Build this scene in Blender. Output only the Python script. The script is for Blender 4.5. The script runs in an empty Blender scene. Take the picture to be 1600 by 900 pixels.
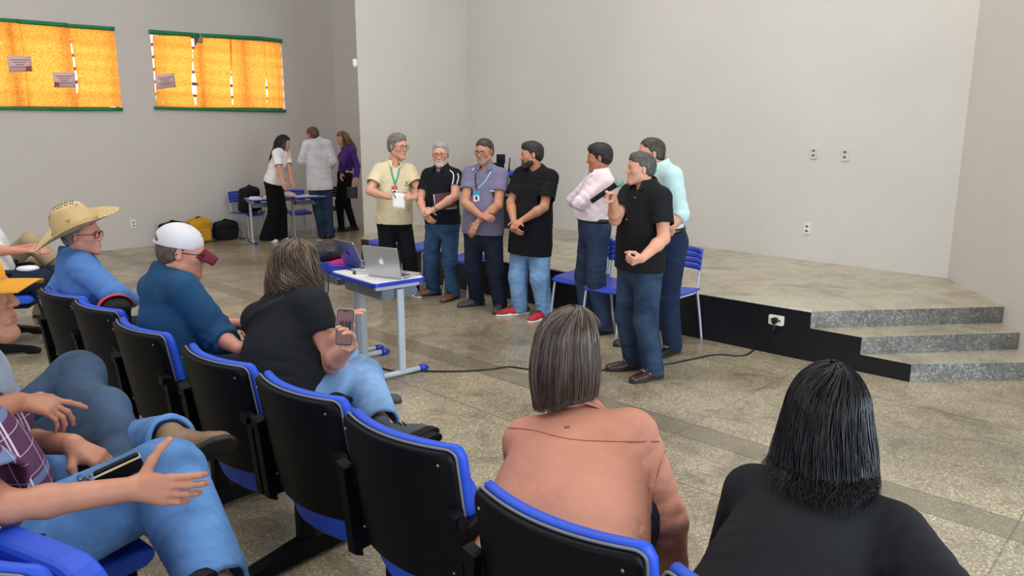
import bpy, math, random
import numpy as np
from mathutils import Vector, Matrix
random.seed(7)
SC = bpy.context.scene
COL = SC.collection
# ------------------------------------------------------------------ camera
F_PX, PITCH, CAM_H = 1165.0, math.radians(11.6), 1.75
cam_d = bpy.data.cameras.new('camera')
cam_d.sensor_fit = 'HORIZONTAL'
cam_d.sensor_width = 36.0
cam_d.lens = 36.0 * F_PX / 1600.0
cam_d.clip_start = 0.05
cam = bpy.data.objects.new('camera', cam_d)
COL.objects.link(cam)
cam.location = (0, 0, CAM_H)
cam.rotation_euler = (math.pi / 2 - PITCH, 0, 0)
SC.camera = cam
# ------------------------------------------------------------------ light
SC.view_settings.view_transform = 'Standard'
SC.view_settings.look = 'None'
SC.view_settings.gamma = 1.0
SC.view_settings.use_curve_mapping = False
SC.view_settings.exposure = 0.0
W = bpy.data.worlds.new('World')
SC.world = W
W.use_nodes = True
W.node_tree.nodes['Background'].inputs[0].default_value = (0.97, 0.945, 0.95, 1)
W.node_tree.nodes['Background'].inputs[1].default_value = 0.56


def area(name, loc, target, sx, sy, power, col):
    d = bpy.data.lights.new(name, 'AREA')
    d.shape = 'RECTANGLE'
    d.size, d.size_y, d.energy, d.color = sx, sy, power, col
    o = bpy.data.objects.new(name, d)
    COL.objects.link(o)
    o.location = loc
    o.rotation_euler = (Vector(target) - Vector(loc)).to_track_quat('-Z', 'Y').to_euler()
    return o


area('ceiling_lamp_hall', (-1.5, 4.5, 6.2), (-1.5, 5.0, 0), 8, 5, 280, (1.0, 0.945, 0.88))
area('ceiling_lamp_stage', (2.2, 6.2, 6.2), (1.2, 9.0, 0.5), 4, 3, 80, (1.0, 0.94, 0.87))
area('doorway_daylight', (6.5, -1.0, 2.6), (-3.0, 9.0, 1.2), 4.5, 3.2, 300, (0.90, 0.95, 1.0))
area('side_door_daylight', (3.2, 0.9, 1.0), (1.5, 9.5, 0.9), 1.8, 1.6, 110, (0.62, 0.82, 1.0))
area('rear_window_daylight', (-3.0, -4.5, 3.2), (-1.0, 8.0, 1.0), 5, 2.4, 200, (0.96, 0.98, 1.0))


# ------------------------------------------------------------------ photo rays
_c, _s = math.cos(PITCH), math.sin(PITCH)


def ray(x, y):
    u = (x - 800) / F_PX
    v = -(y - 450) / F_PX
    return np.array([u, _c + v * _s, -_s + v * _c])


CAM = np.array([0, 0, CAM_H])


def at(x, y, z):
    r = ray(x, y)
    return CAM + r * ((z - CAM_H) / r[2])


def atd(x, y, Y):
    r = ray(x, y)
    return CAM + r * (Y / r[1])


def V3(*a):
    return np.array(a, float)


def nrm(v):
    v = np.asarray(v, float)
    return v / max(np.linalg.norm(v), 1e-9)


# hall axes: ROW runs along the stage front (to the right, nearer), FWD points to the stage
ROW = nrm((0.721, -0.693, 0))
FWD = nrm((0.693, 0.721, 0))
UP = V3(0, 0, 1)


# ------------------------------------------------------------------ materials
def s2l(c):
    return tuple(((x / 255.0) / 12.92 if x <= 10 else (((x / 255.0) + 0.055) / 1.055) ** 2.4) for x in c)


class NT:
    def __init__(self, name):
        self.m = bpy.data.materials.new(name)
        self.m.use_nodes = True
        self.t = self.m.node_tree
        self.n = self.t.nodes
        self.b = self.n['Principled BSDF']

    def new(self, kind, **kw):
        nd = self.n.new(kind)
        for k, v in kw.items():
            if k.startswith('_'):
                setattr(nd, k[1:], v)
            else:
                key = k.replace('__', ' ')
                nd.inputs[int(key[1:]) if key[0] == 'i' and key[1:].isdigit() else key].default_value = v
        return nd

    def ln(self, a, ao, b, bi):
        self.t.links.new(a.outputs[ao], b.inputs[bi])

    def coord(self, scale=(1, 1, 1), rot=(0, 0, 0), kind='Object'):
        tc = self.new('ShaderNodeTexCoord')
        mp = self.new('ShaderNodeMapping')
        mp.inputs['Scale'].default_value = scale
        mp.inputs['Rotation'].default_value = rot
        self.ln(tc, kind, mp, 'Vector')
        return mp

    def noise(self, vec, scale, detail=3, rough=0.5, dist=0.0):
        n = self.new('ShaderNodeTexNoise', Scale=scale, Detail=detail, Roughness=rough, Distortion=dist)
        if vec is not None:
            self.ln(vec, 0, n, 'Vector')
        return n

    def ramp(self, src, so, stops, interp='LINEAR'):
        r = self.new('ShaderNodeValToRGB')
        r.color_ramp.interpolation = interp
        e = r.color_ramp.elements
        while len(e) < len(stops):
            e.new(0.5)
        for i, (p, c) in enumerate(stops):
            e[i].position = p
            e[i].color = (*c, 1) if len(c) == 3 else c
        self.ln(src, so, r, 'Fac')
        return r

    def mix(self, fac, a, b, mode='MIX'):
        m = self.new('ShaderNodeMix', _data_type='RGBA', _blend_type=mode)
        for val, sock in ((fac, 0), (a, 6), (b, 7)):
            if isinstance(val, tuple) and len(val) == 2 and hasattr(val[0], 'outputs'):
                self.t.links.new(val[0].outputs[val[1]], m.inputs[sock])
            elif isinstance(val, (int, float)):
                m.inputs[sock].default_value = val
            else:
                m.inputs[sock].default_value = (*val, 1)
        return m

    def math(self, op, a, b=None):
        m = self.new('ShaderNodeMath', _operation=op)
        for i, val in enumerate((a, b)):
            if val is None:
                continue
            if isinstance(val, tuple):
                self.t.links.new(val[0].outputs[val[1]], m.inputs[i])
            else:
                m.inputs[i].default_value = val
        return m

    def bump(self, src, so, strength=0.2, dist=0.01):
        bp = self.new('ShaderNodeBump', Strength=strength, Distance=dist)
        self.ln(src, so, bp, 'Height')
        self.ln(bp, 0, self.b, 'Normal')
        return bp


def mat(name, rgb, rough=0.6, metal=0.0, var=0.08, nscale=8.0, bump=0.0, bscale=60.0, spec=0.5, sheen=0.0, coat=0.0):
    n = NT(name)
    c = s2l(rgb)
    mp = n.coord()
    nz = n.noise(mp, nscale, 4)
    rp = n.ramp(nz, 0, [(0.3, tuple(x * (1 - var) for x in c)), (0.7, tuple(min(1, x * (1 + var)) for x in c))])
    n.ln(rp, 0, n.b, 'Base Color')
    n.b.inputs['Roughness'].default_value = rough
    n.b.inputs['Metallic'].default_value = metal
    n.b.inputs['Specular IOR Level'].default_value = spec
    n.b.inputs['Sheen Weight'].default_value = sheen
    n.b.inputs['Coat Weight'].default_value = coat
    if bump:
        n.bump(n.noise(mp, bscale, 3), 0, bump, 0.004)
    return n.m


_mc = {}


def M(key, *a, **k):
    if key not in _mc:
        _mc[key] = mat(key, *a, **k)
    return _mc[key]


def denim(name, rgb, fade=0.35):
    n = NT(name)
    c = s2l(rgb)
    mp = n.coord()
    big = n.noise(mp, 5.0, 3, 0.55, 0.6)
    fine = n.noise(n.coord((1, 1, 0.35)), 420, 2)
    r1 = n.ramp(big, 0, [(0.34, tuple(x * (1 - fade * 0.6) for x in c)), (0.66, tuple(min(1, x * (1 + fade) + 0.012 * fade) for x in c))])
    r2 = n.ramp(fine, 0, [(0.3, (0.86, 0.86, 0.86)), (0.7, (1.12, 1.12, 1.12))])
    mx = n.mix(1.0, (r1, 0), (r2, 0), 'MULTIPLY')
    n.ln(mx, 2, n.b, 'Base Color')
    n.b.inputs['Roughness'].default_value = 0.85
    n.b.inputs['Specular IOR Level'].default_value = 0.2
    n.bump(n.noise(mp, 38, 4, 0.6, 0.4), 0, 0.35, 0.006)
    return n.m


def cloth(name, rgb, var=0.1, bump=0.35, rough=0.85, bs=26):
    n = NT(name)
    c = s2l(rgb)
    mp = n.coord()
    r1 = n.ramp(n.noise(mp, 6, 3), 0, [(0.35, tuple(x * (1 - var) for x in c)), (0.65, tuple(min(1, x * (1 + var)) for x in c))])
    n.ln(r1, 0, n.b, 'Base Color')
    n.b.inputs['Roughness'].default_value = rough
    n.b.inputs['Specular IOR Level'].default_value = 0.2
    n.bump(n.noise(mp, bs, 3, 0.55, 0.8), 0, bump, 0.008)
    return n.m


def skin(name, rgb):
    n = NT(name)
    c = s2l(rgb)
    mp = n.coord()
    r1 = n.ramp(n.noise(mp, 16, 4, 0.6), 0, [(0.3, (c[0] * 0.94, c[1] * 0.82, c[2] * 0.78)), (0.7, (min(1, c[0] * 1.05), c[1] * 1.04, c[2] * 1.04))])
    n.ln(r1, 0, n.b, 'Base Color')
    n.b.inputs['Roughness'].default_value = 0.5
    n.b.inputs['Specular IOR Level'].default_value = 0.35
    n.bump(n.noise(mp, 140, 3, 0.6), 0, 0.12, 0.003)
    return n.m


def hairmat(name, rgb, rgb2=None, stretch=(1, 1, 0.12), scale=160, rough=0.45):
    n = NT(name)
    c = s2l(rgb)
    c2 = s2l(rgb2 or tuple(min(255, x * 1.5 + 8) for x in rgb))
    mp = n.coord(stretch)
    nz = n.noise(mp, scale, 3, 0.65, 0.3)
    r1 = n.ramp(nz, 0, [(0.38, c), (0.66, c2)])
    n.ln(r1, 0, n.b, 'Base Color')
    n.b.inputs['Roughness'].default_value = rough
    n.b.inputs['Specular IOR Level'].default_value = 0.4
    n.bump(nz, 0, 0.5, 0.006)
    return n.m


def strandmat(name, stops, rough=0.38, spec=0.5):
    n = NT(name)
    at_ = n.new('ShaderNodeAttribute', _attribute_name='strand')
    r1 = n.ramp(at_, 'Fac', [(p, s2l(c)) for p, c in stops])
    n.ln(r1, 0, n.b, 'Base Color')
    n.b.inputs['Roughness'].default_value = rough
    n.b.inputs['Specular IOR Level'].default_value = spec
    return n.m


# ------------------------------------------------------------------ objects
def tag(o, label=None, cat=None, group=None, kind=None):
    for k, v in (('label', label), ('category', cat), ('group', group), ('kind', kind)):
        if v:
            o[k] = v
    return o


def empty(name, loc, label=None, cat=None, group=None, rz=0.0):
    o = bpy.data.objects.new(name, None)
    o.empty_display_size = 0.1
    COL.objects.link(o)
    o.location = tuple(loc)
    o.rotation_euler = (0, 0, rz)
    return tag(o, label, cat, group)


def mesh_np(name, verts, faces, material, parent=None, smooth=True, origin=None, attr=None):
    """verts (n,3) world, faces (m,k) array or list of lists"""
    verts = np.asarray(verts, np.float64)
    if origin is None:
        origin = np.array(parent.location) if parent is not None and parent.parent is None else np.zeros(3)
        if parent is not None and parent.parent is not None:
            origin = np.array(parent.location) + np.array(parent.parent.location)
    me = bpy.data.meshes.new(name)
    v = (verts - origin).astype(np.float32)
    if isinstance(faces, np.ndarray):
        k = faces.shape[1]
        me.vertices.add(len(v))
        me.vertices.foreach_set('co', v.ravel())
        me.loops.add(faces.size)
        me.loops.foreach_set('vertex_index', faces.ravel().astype(np.int32))
        me.polygons.add(len(faces))
        me.polygons.foreach_set('loop_start', (np.arange(len(faces)) * k).astype(np.int32))
        me.update(calc_edges=True)
    else:
        me.from_pydata(v.tolist(), [], faces)
        me.update()
    if smooth:
        me.polygons.foreach_set('use_smooth', np.ones(len(me.polygons), bool))
    if attr is not None:
        a = me.attributes.new('strand', 'FLOAT', 'POINT')
        a.data.foreach_set('value', np.asarray(attr, np.float32))
    me.materials.append(material)
    o = bpy.data.objects.new(name, me)
    COL.objects.link(o)
    if parent is not None:
        o.parent = parent
    else:
        o.location = tuple(origin)
    return o


class MB:
    """collects shapes (in the parent's local space) into one mesh"""

    def __init__(self):
        self.v, self.f, self.sm = [], [], []

    def add(self, v, f, smooth=False):
        n = len(self.v)
        self.v += [tuple(map(float, p)) for p in v]
        self.f += [tuple(i + n for i in q) for q in f]
        self.sm += [smooth] * len(f)
        return self

    def box(self, c, size, R=None, bev=0.0):
        c = np.asarray(c, float)
        h = np.asarray(size, float) / 2
        R = np.eye(3) if R is None else np.asarray(R, float)  # rows = axes
        if bev <= 0:
            P = [c + (np.array([sx, sy, sz]) * h) @ R for sx in (-1, 1) for sy in (-1, 1) for sz in (-1, 1)]
            return self.add(P, [(0, 1, 3, 2), (4, 6, 7, 5), (0, 4, 5, 1), (2, 3, 7, 6), (0, 2, 6, 4), (1, 5, 7, 3)])
        b = min(bev, h.min() * 0.95)
        out = []
        n = 5
        ring = []
        # rounded prism in xy, chamfered in z
        for q, (sx, sy) in enumerate(((1, 1), (-1, 1), (-1, -1), (1, -1))):
            for i in range(n):
                a = math.pi / 2 * (q + i / (n - 1))
                ring.append((sx * (h[0] - b) + b * math.cos(a), sy * (h[1] - b) + b * math.sin(a)))
        m = len(ring)
        bz = b * 0.4
        for z, ins in ((-h[2], bz), (-h[2] + bz, 0), (h[2] - bz, 0), (h[2], bz)):
            for x, y in ring:
                k = np.hypot(x, y) or 1
                out.append(c + np.array([x - ins * x / k, y - ins * y / k, z]) @ R)
        f = []
        for l in range(3):
            for i in range(m):
                j = (i + 1) % m
                f.append((l * m + i, l * m + j, (l + 1) * m + j, (l + 1) * m + i))
        f.append(tuple(reversed(range(m))))
        f.append(tuple(range(3 * m, 4 * m)))
        return self.add(out, f)

    def tube(self, pts, r, n=8, caps=True, smooth=True, flat=None):
        pts = [np.asarray(p, float) for p in pts]
        rs = r if hasattr(r, '__len__') else [r] * len(pts)
        V, Fc = [], []
        prev = None
        for i, p in enumerate(pts):
            d = nrm(pts[min(i + 1, len(pts) - 1)] - pts[max(i - 1, 0)])
            if prev is None:
                a = V3(0, 0, 1) if abs(d[2]) < 0.9 else V3(1, 0, 0)
                x = nrm(np.cross(a, d))
            else:
                x = nrm(prev - d * np.dot(prev, d))
            prev = x
            y = np.cross(d, x)
            fx, fy = flat if flat else (1, 1)
            for k in range(n):
                t = 2 * math.pi * k / n
                V.append(p + rs[i] * (fx * x * math.cos(t) + fy * y * math.sin(t)))
        for i in range(len(pts) - 1):
            for k in range(n):
                j = (k + 1) % n
                Fc.append((i * n + k, i * n + j, (i + 1) * n + j, (i + 1) * n + k))
        if caps:
            Fc.append(tuple(reversed(range(n))))
            Fc.append(tuple(range((len(pts) - 1) * n, len(pts) * n)))
        return self.add(V, Fc, smooth)

    def prism(self, poly, depth, O=(0, 0, 0), X=(1, 0, 0), Y=(0, 1, 0), center=True, smooth=False):
        """extrude 2D polygon (ccw) along X x Y"""
        O, X, Y = np.asarray(O, float), np.asarray(X, float), np.asarray(Y, float)
        Z = np.cross(X, Y)
        n = len(poly)
        z0 = -depth / 2 if center else 0
        V = [O + X * a + Y * b + Z * z0 for a, b in poly] + [O + X * a + Y * b + Z * (z0 + depth) for a, b in poly]
        Fc = [tuple(reversed(range(n))), tuple(range(n, 2 * n))]
        Fc += [(i, (i + 1) % n, n + (i + 1) % n, n + i) for i in range(n)]
        return self.add(V, Fc, smooth)

    def grid(self, fn, nu, nv, closed_u=False, smooth=True, flip=False):
        V = [fn(i / (nu if closed_u else nu - 1), j / (nv - 1)) for j in range(nv) for i in range(nu)]
        Fc = []
        for j in range(nv - 1):
            for i in range(nu if closed_u else nu - 1):
                k = (i + 1) % nu
                q = (j * nu + i, j * nu + k, (j + 1) * nu + k, (j + 1) * nu + i)
                Fc.append(q[::-1] if flip else q)
        return self.add(V, Fc, smooth)

    def build(self, name, material, parent=None, loc=None, rz=0.0):
        me = bpy.data.meshes.new(name)
        me.from_pydata(self.v, [], self.f)
        me.update()
        me.polygons.foreach_set('use_smooth', np.array(self.sm, bool))
        me.materials.append(material)
        o = bpy.data.objects.new(name, me)
        COL.objects.link(o)
        o.parent = parent
        if loc is not None:
            o.location = tuple(loc)
            o.rotation_euler = (0, 0, rz)
        return o


def solid(o, t, off=0.0):
    m = o.modifiers.new('thickness', 'SOLIDIFY')
    m.thickness = t
    m.offset = off
    return o


def copy_tree(o, parent=None):
    c = o.copy()
    COL.objects.link(c)
    if parent is not None:
        c.parent = parent
    for ch in list(o.children):
        copy_tree(ch, c)
    return c


def rrect(w, h, r, n=5):
    P = []
    for q, (sx, sy) in enumerate(((1, 1), (-1, 1), (-1, -1), (1, -1))):
        for i in range(n):
            a = math.pi / 2 * (q + i / (n - 1))
            P.append((sx * (w / 2 - r) + r * math.cos(a), sy * (h / 2 - r) + r * math.sin(a)))
    return P
# =================================================================== ROOM
def wallmat(name, rgb, var=0.03):
    n = NT(name)
    c = s2l(rgb)
    mp = n.coord()
    big = n.noise(mp, 0.7, 4, 0.6)
    r1 = n.ramp(big, 0, [(0.35, tuple(x * (1 - var) for x in c)), (0.65, tuple(x * (1 + var) for x in c))])
    n.ln(r1, 0, n.b, 'Base Color')
    n.b.inputs['Roughness'].default_value = 0.62
    n.bump(n.noise(mp, 40, 5, 0.6), 0, 0.12, 0.01)
    return n.m


M_wall_l = wallmat('wall_paint_grey', (198, 194, 188))
M_wall_s = wallmat('wall_paint_stage', (207, 204, 197))
M_black = mat('black_gloss_paint', (9, 13, 21), rough=0.35, var=0.15, nscale=3)
M_blackp = mat('black_plastic', (9, 12, 17), rough=0.5, var=0.12, nscale=20, bump=0.06, bscale=300, spec=0.14)


def terrazzo(name, base, dark, light, rough, chips=95.0, contrast=1.0, bands=False):
    n = NT(name)
    mp = n.coord()
    patch = n.noise(mp, 0.9, 6, 0.62, 0.4)
    col = n.ramp(patch, 0, [(0.32, s2l(dark)), (0.5, s2l(base)), (0.72, s2l(light))])
    vo = n.new('ShaderNodeTexVoronoi', Scale=chips)
    n.ln(mp, 0, vo, 'Vector')
    sep = n.new('ShaderNodeSeparateColor')
    n.ln(vo, 'Color', sep, 0)
    chip = n.ramp(sep, 0, [(0.0, (0.38, 0.36, 0.33)), (0.25, (0.85, 0.84, 0.8)), (0.72, (1.0, 1.0, 1.0)), (0.86, (1.7, 1.66, 1.5)), (1.0, (2.3, 2.2, 1.9))])
    fine = n.noise(mp, 60, 4, 0.7)
    fr = n.ramp(fine, 0, [(0.3, (0.78, 0.77, 0.74)), (0.7, (1.2, 1.2, 1.18))])
    m1 = n.mix(0.75 * contrast, (col, 0), (chip, 0), 'MULTIPLY')
    m2 = n.mix(0.8, (m1, 2), (fr, 0), 'MULTIPLY')
    wear = n.noise(mp, 2.6, 7, 0.68, 0.8)
    wr = n.ramp(wear, 0, [(0.32, (0.52, 0.50, 0.47)), (0.5, (0.98, 0.98, 0.96)), (0.72, (1.16, 1.15, 1.08))])
    m3 = n.mix(0.85, (m2, 2), (wr, 0), 'MULTIPLY')
    out = m3
    if bands:
        # rotate so that v runs towards the stage and u along the rows
        tc = n.new('ShaderNodeTexCoord')
        vr = n.new('ShaderNodeVectorRotate', _rotation_type='Z_AXIS', Angle=math.atan2(0.693, 0.721))
        n.ln(tc, 'Object', vr, 'Vector')
        sx = n.new('ShaderNodeSeparateXYZ')
        n.ln(vr, 0, sx, 0)

        def strip(axis, center, half, soft):
            d = n.math('ABSOLUTE', (n.math('SUBTRACT', (sx, axis), center), 0))
            return n.ramp(d, 0, [(max(0, half - soft), (1, 1, 1)), (half + soft, (0, 0, 0))])
        sb = strip(1, 3.80, 0.10, 0.012)
        out = n.mix((n.math('MULTIPLY', (sb, 0), 0.62), 0), (out, 2), s2l((112, 104, 88)))
        for c, w in ((3.905, 0.006), (3.695, 0.006), (3.16, 0.005), (5.2, 0.005), (7.0, 0.005)):
            out = n.mix((n.math('MULTIPLY', (strip(1, c, w, 0.004), 0), 0.65), 0), (out, 2), s2l((70, 64, 54)))
        for c in (-2.2, -0.5, 0.79, 2.5):
            ss = strip(0, c, 0.004, 0.003)
            out = n.mix((n.math('MULTIPLY', (ss, 0), 0.55), 0), (out, 2), s2l((80, 70, 56)))
    n.ln(out, 2, n.b, 'Base Color')
    rr = n.ramp(wear, 0, [(0.3, (rough * 1.35,) * 3), (0.7, (rough * 0.8,) * 3)])
    n.ln(rr, 0, n.b, 'Roughness')
    n.b.inputs['Specular IOR Level'].default_value = 0.55
    n.bump(n.noise(mp, 30, 4), 0, 0.03, 0.004)
    return n.m


M_floor = terrazzo('terrazzo_floor', (152, 143, 124), (126, 118, 103), (170, 160, 139), 0.24, 130, 0.8, True)
M_stagetop = terrazzo('stage_terrazzo', (168, 161, 145), (150, 143, 128), (178, 172, 156), 0.26, 150, 0.45)
M_riser = terrazzo('step_riser_terrazzo', (112, 112, 110), (92, 92, 92), (132, 132, 130), 0.6, 80, 0.9)


def wall(name, p, q, z0, z1, m, thick=0.12, side=1, kind='structure', slant=0.0):
    """vertical slab whose visible face runs p -> q; thickness goes to the side away from the room"""
    p, q = V3(p[0], p[1], 0), V3(q[0], q[1], 0)
    d = nrm(q - p)
    nn = V3(-d[1], d[0], 0) * side
    P = [p + UP * z0, q + UP * z0, q + UP * z1, p + UP * z1]
    B = [x + nn * thick + (d * slant if i in (0, 3) else 0) for i, x in enumerate(P)]
    b = MB().add(P + B, [(0, 1, 2, 3), (7, 6, 5, 4), (0, 4, 5, 1), (1, 5, 6, 2), (2, 6, 7, 3), (3, 7, 4, 0)])
    return tag(b.build(name, m), kind=kind)


fl = MB().add([(-14, -3, 0), (9, -3, 0), (9, 17, 0), (-14, 17, 0)], [(0, 1, 2, 3)]).build('floor', M_floor)
tag(fl, kind='structure')

WH = 6.0
LW0, LW2, LW3, LW4 = at(200, 388, 0), at(476, 358.5, 0), at(533, 351.5, 0), at(567, 350.5, 0)
LD = nrm(LW2 - LW0)
LN = V3(LD[1], -LD[0], 0)            # into the room


def onleft(x, y, out=0.0):
    r = ray(x, y)
    o = LW0 + LN * out
    t = np.dot(o - CAM, LN) / np.dot(r, LN)
    return CAM + r * t


def lsz(x, y):
    p = onleft(x, y)
    return np.dot(p - LW0, LD), p[2]


# openings in wall coordinates
wins = []
for TL, TR, BR, BL in (((-75, 30), (180, 46), (189, 168), (-70, 168)), ((236, 53), (440, 66), (445, 170), (244, 168))):
    a = [lsz(*p) for p in (TL, TR, BR, BL)]
    s0, s1 = (a[0][0] + a[3][0]) / 2, (a[1][0] + a[2][0]) / 2
    z0, z1 = (a[2][1] + a[3][1]) / 2, (a[0][1] + a[1][1]) / 2
    wins.append((s0, s1, z0, z1))
sA, sB = -6.0, float(np.dot(LW2 - LW0, LD))
b = MB()


def lp(s, z, out=0.0):
    return LW0 * [1, 1, 0] + LD * s + LN * out + UP * z


def lrect(s0, s1, z0, z1):
    c = (lp(s0, z0) + lp(s1, z1)) / 2 - LN * 0.1
    b.box(c, (s1 - s0, 0.2, z1 - z0), [LD, LN, UP])


zb, zt = min(w[2] for w in wins), max(w[3] for w in wins)
lrect(sA, sB, 0, zb)
lrect(sA, sB, zt, WH)
edges = [sA] + [v for w in wins for v in w[:2]] + [sB]
for i in range(0, len(edges), 2):
    lrect(edges[i], edges[i + 1], zb, zt)
for w in wins:
    if w[2] > zb + 1e-4:
        lrect(w[0], w[1], zb, w[2])
    if w[3] < zt - 1e-4:
        lrect(w[0], w[1], w[3], zt)
tag(b.build('wall_left', M_wall_l), kind='structure')
wall('wall_rear_left', LW2, LW3, 0, WH, M_wall_l, 0.15)
wall('wall_rear', LW3, LW4 + nrm(LW4 - LW3) * 1.2, 0, WH, M_wall_l, 0.15)

ST = 0.40
SFL, SFR = at(564, 373, ST), at(1268, 487, ST)
SB_L, SB_R = at(733, 339, ST), at(1480, 435, ST)
SPL = at(569, 366, ST)
RWd = nrm(at(1575, 482, ST) - SB_R)
R_at = lambda Y: SB_R + RWd * ((Y - SB_R[1]) / RWd[1])
wall('wall_stage', SB_L, SB_R, 0, WH, M_wall_s)
wall('wall_right', SB_R, R_at(4.3), 0, WH, M_wall_s)
wall('wall_wing', SPL, SB_L, 0, WH, M_wall_s, 0.16, slant=0.20)

# stage block and steps (black painted front, speckled risers)
SD = nrm((SFR - SFL) * [1, 1, 0])
P2, P3 = SFR + SD * 0.39, SFR + SD * 0.745


def prismz(name, poly, z0, z1, mats, facemat):
    n = len(poly)
    V = [(p[0], p[1], z0) for p in poly] + [(p[0], p[1], z1) for p in poly]
    Fc = [tuple(range(n, 2 * n))] + [(i, (i + 1) % n, n + (i + 1) % n, n + i) for i in range(n)]
    o = MB().add(V, Fc).build(name, mats[0])
    for m in mats[1:]:
        o.data.materials.append(m)
    for i, pl in enumerate(o.data.polygons):
        pl.material_index = facemat[i] if i < len(facemat) else 0
    return tag(o, kind='structure')


R1, R2, R3 = R_at(5.83), R_at(5.53), R_at(5.2)
prismz('stage', [SFL, SFR, R1, SB_R, SB_L, SPL], 0, ST, [M_stagetop, M_black, M_riser], [0, 1, 2, 0, 0, 0, 0])
prismz('trim_step_upper', [SFR, P2, R2, R1], 0, ST * 2 / 3, [M_stagetop, M_black, M_riser], [0, 1, 2, 0, 0])
prismz('trim_step_lower', [P2, P3, R3, R2], 0, ST / 3, [M_stagetop, M_black, M_riser], [0, 1, 2, 0, 0])
# worn nosing along the stage edge
b = MB()
b.tube([SFL + UP * 0.0, SFR + UP * 0.0], 0.008, 8)
tag(b.build('trim_stage_edge', M_stagetop), kind='structure')

# ------------------------------------------------------------------ windows
n = NT('outdoor_daylight')
em = n.new('ShaderNodeEmission', Color=(1.0, 0.97, 0.9, 1), Strength=4.6)
n.t.links.new(em.outputs[0], n.n['Material Output'].inputs[0])
M_sky = n.m
M_bar = mat('window_bar_grey', (120, 112, 100), rough=0.5)
M_green = mat('green_tape', (24, 120, 70), rough=0.5, var=0.12, nscale=5)


def curtainmat():
    n = NT('orange_curtain_fabric')
    mp = n.coord()
    fleck = n.noise(mp, 78, 4, 0.8, 0.1)
    r1 = n.ramp(fleck, 0, [(0.30, s2l((120, 58, 12))), (0.47, s2l((232, 140, 44))), (0.72, s2l((255, 208, 122)))])
    tr = n.new('ShaderNodeBsdfTranslucent')
    df = n.new('ShaderNodeBsdfDiffuse')
    n.ln(r1, 0, tr, 0)
    n.ln(r1, 0, df, 0)
    mx = n.new('ShaderNodeMixShader')
    mx.inputs[0].default_value = 0.25
    n.t.links.new(tr.outputs[0], mx.inputs[1])
    n.t.links.new(df.outputs[0], mx.inputs[2])
    n.t.links.new(mx.outputs[0], n.n['Material Output'].inputs[0])
    return n.m


M_curt = curtainmat()
M_flap = cloth('curtain_fold_back', (168, 150, 120))
M_note = mat('pink_paper', (226, 190, 186), rough=0.8, var=0.04)
M_ink = mat('faded_ink', (150, 110, 120), rough=0.8)
M_butter = mat('butterfly_card', (150, 40, 30), rough=0.7, var=0.3, nscale=60)

for i, (s0, s1, z0, z1) in enumerate(wins):
    f = MB()
    fr = 0.035
    for a, c_, d, e in ((s0, s1, z0, z0 + fr), (s0, s1, z1 - fr, z1), (s0, s0 + fr, z0, z1), (s1 - fr, s1, z0, z1)):
        f.box((lp(a, d) + lp(c_, e)) / 2 - LN * 0.13, (c_ - a, 0.06, e - d), [LD, LN, UP])
    wo = tag(f.build('window_%d' % (i + 1), M_bar), kind='structure')
    g = MB()
    k = 6
    for q in range(1, k):
        z = z0 + (z1 - z0) * q / k
        g.box((lp(s0, z) + lp(s1, z)) / 2 - LN * 0.055, (s1 - s0, 0.02, 0.05), [LD, LN, UP])
    nm = 3
    for q in range(1, nm):
        s = s0 + (s1 - s0) * q / nm
        g.box(lp(s, (z0 + z1) / 2) - LN * 0.06, (0.08, 0.02, z1 - z0), [LD, LN, UP])
    g.build('window_grille', M_bar, wo)
    p = MB()
    c = lp((s0 + s1) / 2, (z0 + z1) / 2) - LN * 0.55
    hx, hz = (s1 - s0) / 2 + 0.5, (z1 - z0) / 2 + 0.4
    p.add([c + LD * a * hx + UP * d * hz for a, d in ((-1, -1), (1, -1), (1, 1), (-1, 1))], [(0, 1, 2, 3)])
    tag(p.build('window_%d_daylight' % (i + 1), M_sky), kind='structure')


def curtain(left, right, label, ph, group, dep=0.0):
    """left/right: photo points down each edge of one cloth panel taped over the window"""
    def lerp(pts, t):
        pts = np.array(pts, float)
        k = t * (len(pts) - 1)
        a = min(int(k), len(pts) - 2)
        return pts[a] + (pts[a + 1] - pts[a]) * (k - a)

    def fn(u, v):
        L, R = lerp(left, v), lerp(right, v)
        x, y = L + (R - L) * u
        w = 0.03 + dep + 0.006 * math.sin(u * 19 + ph) + 0.004 * math.sin(u * 41 + ph * 2 + v * 3)
        return onleft(x, y, w)
    o = MB().grid(fn, 26, 14).build('curtain_panel', M_curt)
    tag(o, label, 'curtain', group)
    return o


GA, GB = 'cloth panels over the left window', 'cloth panels over the right window'
curtain([(-72, 31), (-66, 167)], [(30.5, 35), (38.5, 100), (46, 166)], 'orange cloth panel at the left frame edge over the left window', 0.3, GA)
curtain([(30, 36), (38, 100), (45, 166)], [(107.5, 41), (112, 80), (115.5, 105), (120.5, 150), (121, 167)], 'middle orange cloth panel of the left window, with two pink notes at its sides', 1.9, GA, 0.013)
curtain([(106, 43), (112, 70), (117.5, 100), (121.5, 130), (120, 167)], [(178, 48), (184, 105), (190, 167)], 'orange cloth panel at the right end of the left window', 3.1, GA)
curtain([(238, 55), (245, 167)], [(298, 57), (301, 78), (301, 100), (299.5, 130), (301.5, 150), (307, 168)], 'orange cloth panel with a tilted pink note at its lower left, right window', 4.4, GB)
curtain([(314, 57), (301, 78), (301.5, 100), (305.5, 120), (307.5, 140), (306, 168)], [(361, 61), (361.5, 95), (361.5, 112), (359.5, 130), (362.5, 160), (366, 168)], 'orange cloth panel with a folded-down top corner, right window', 0.9, GB)
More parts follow.
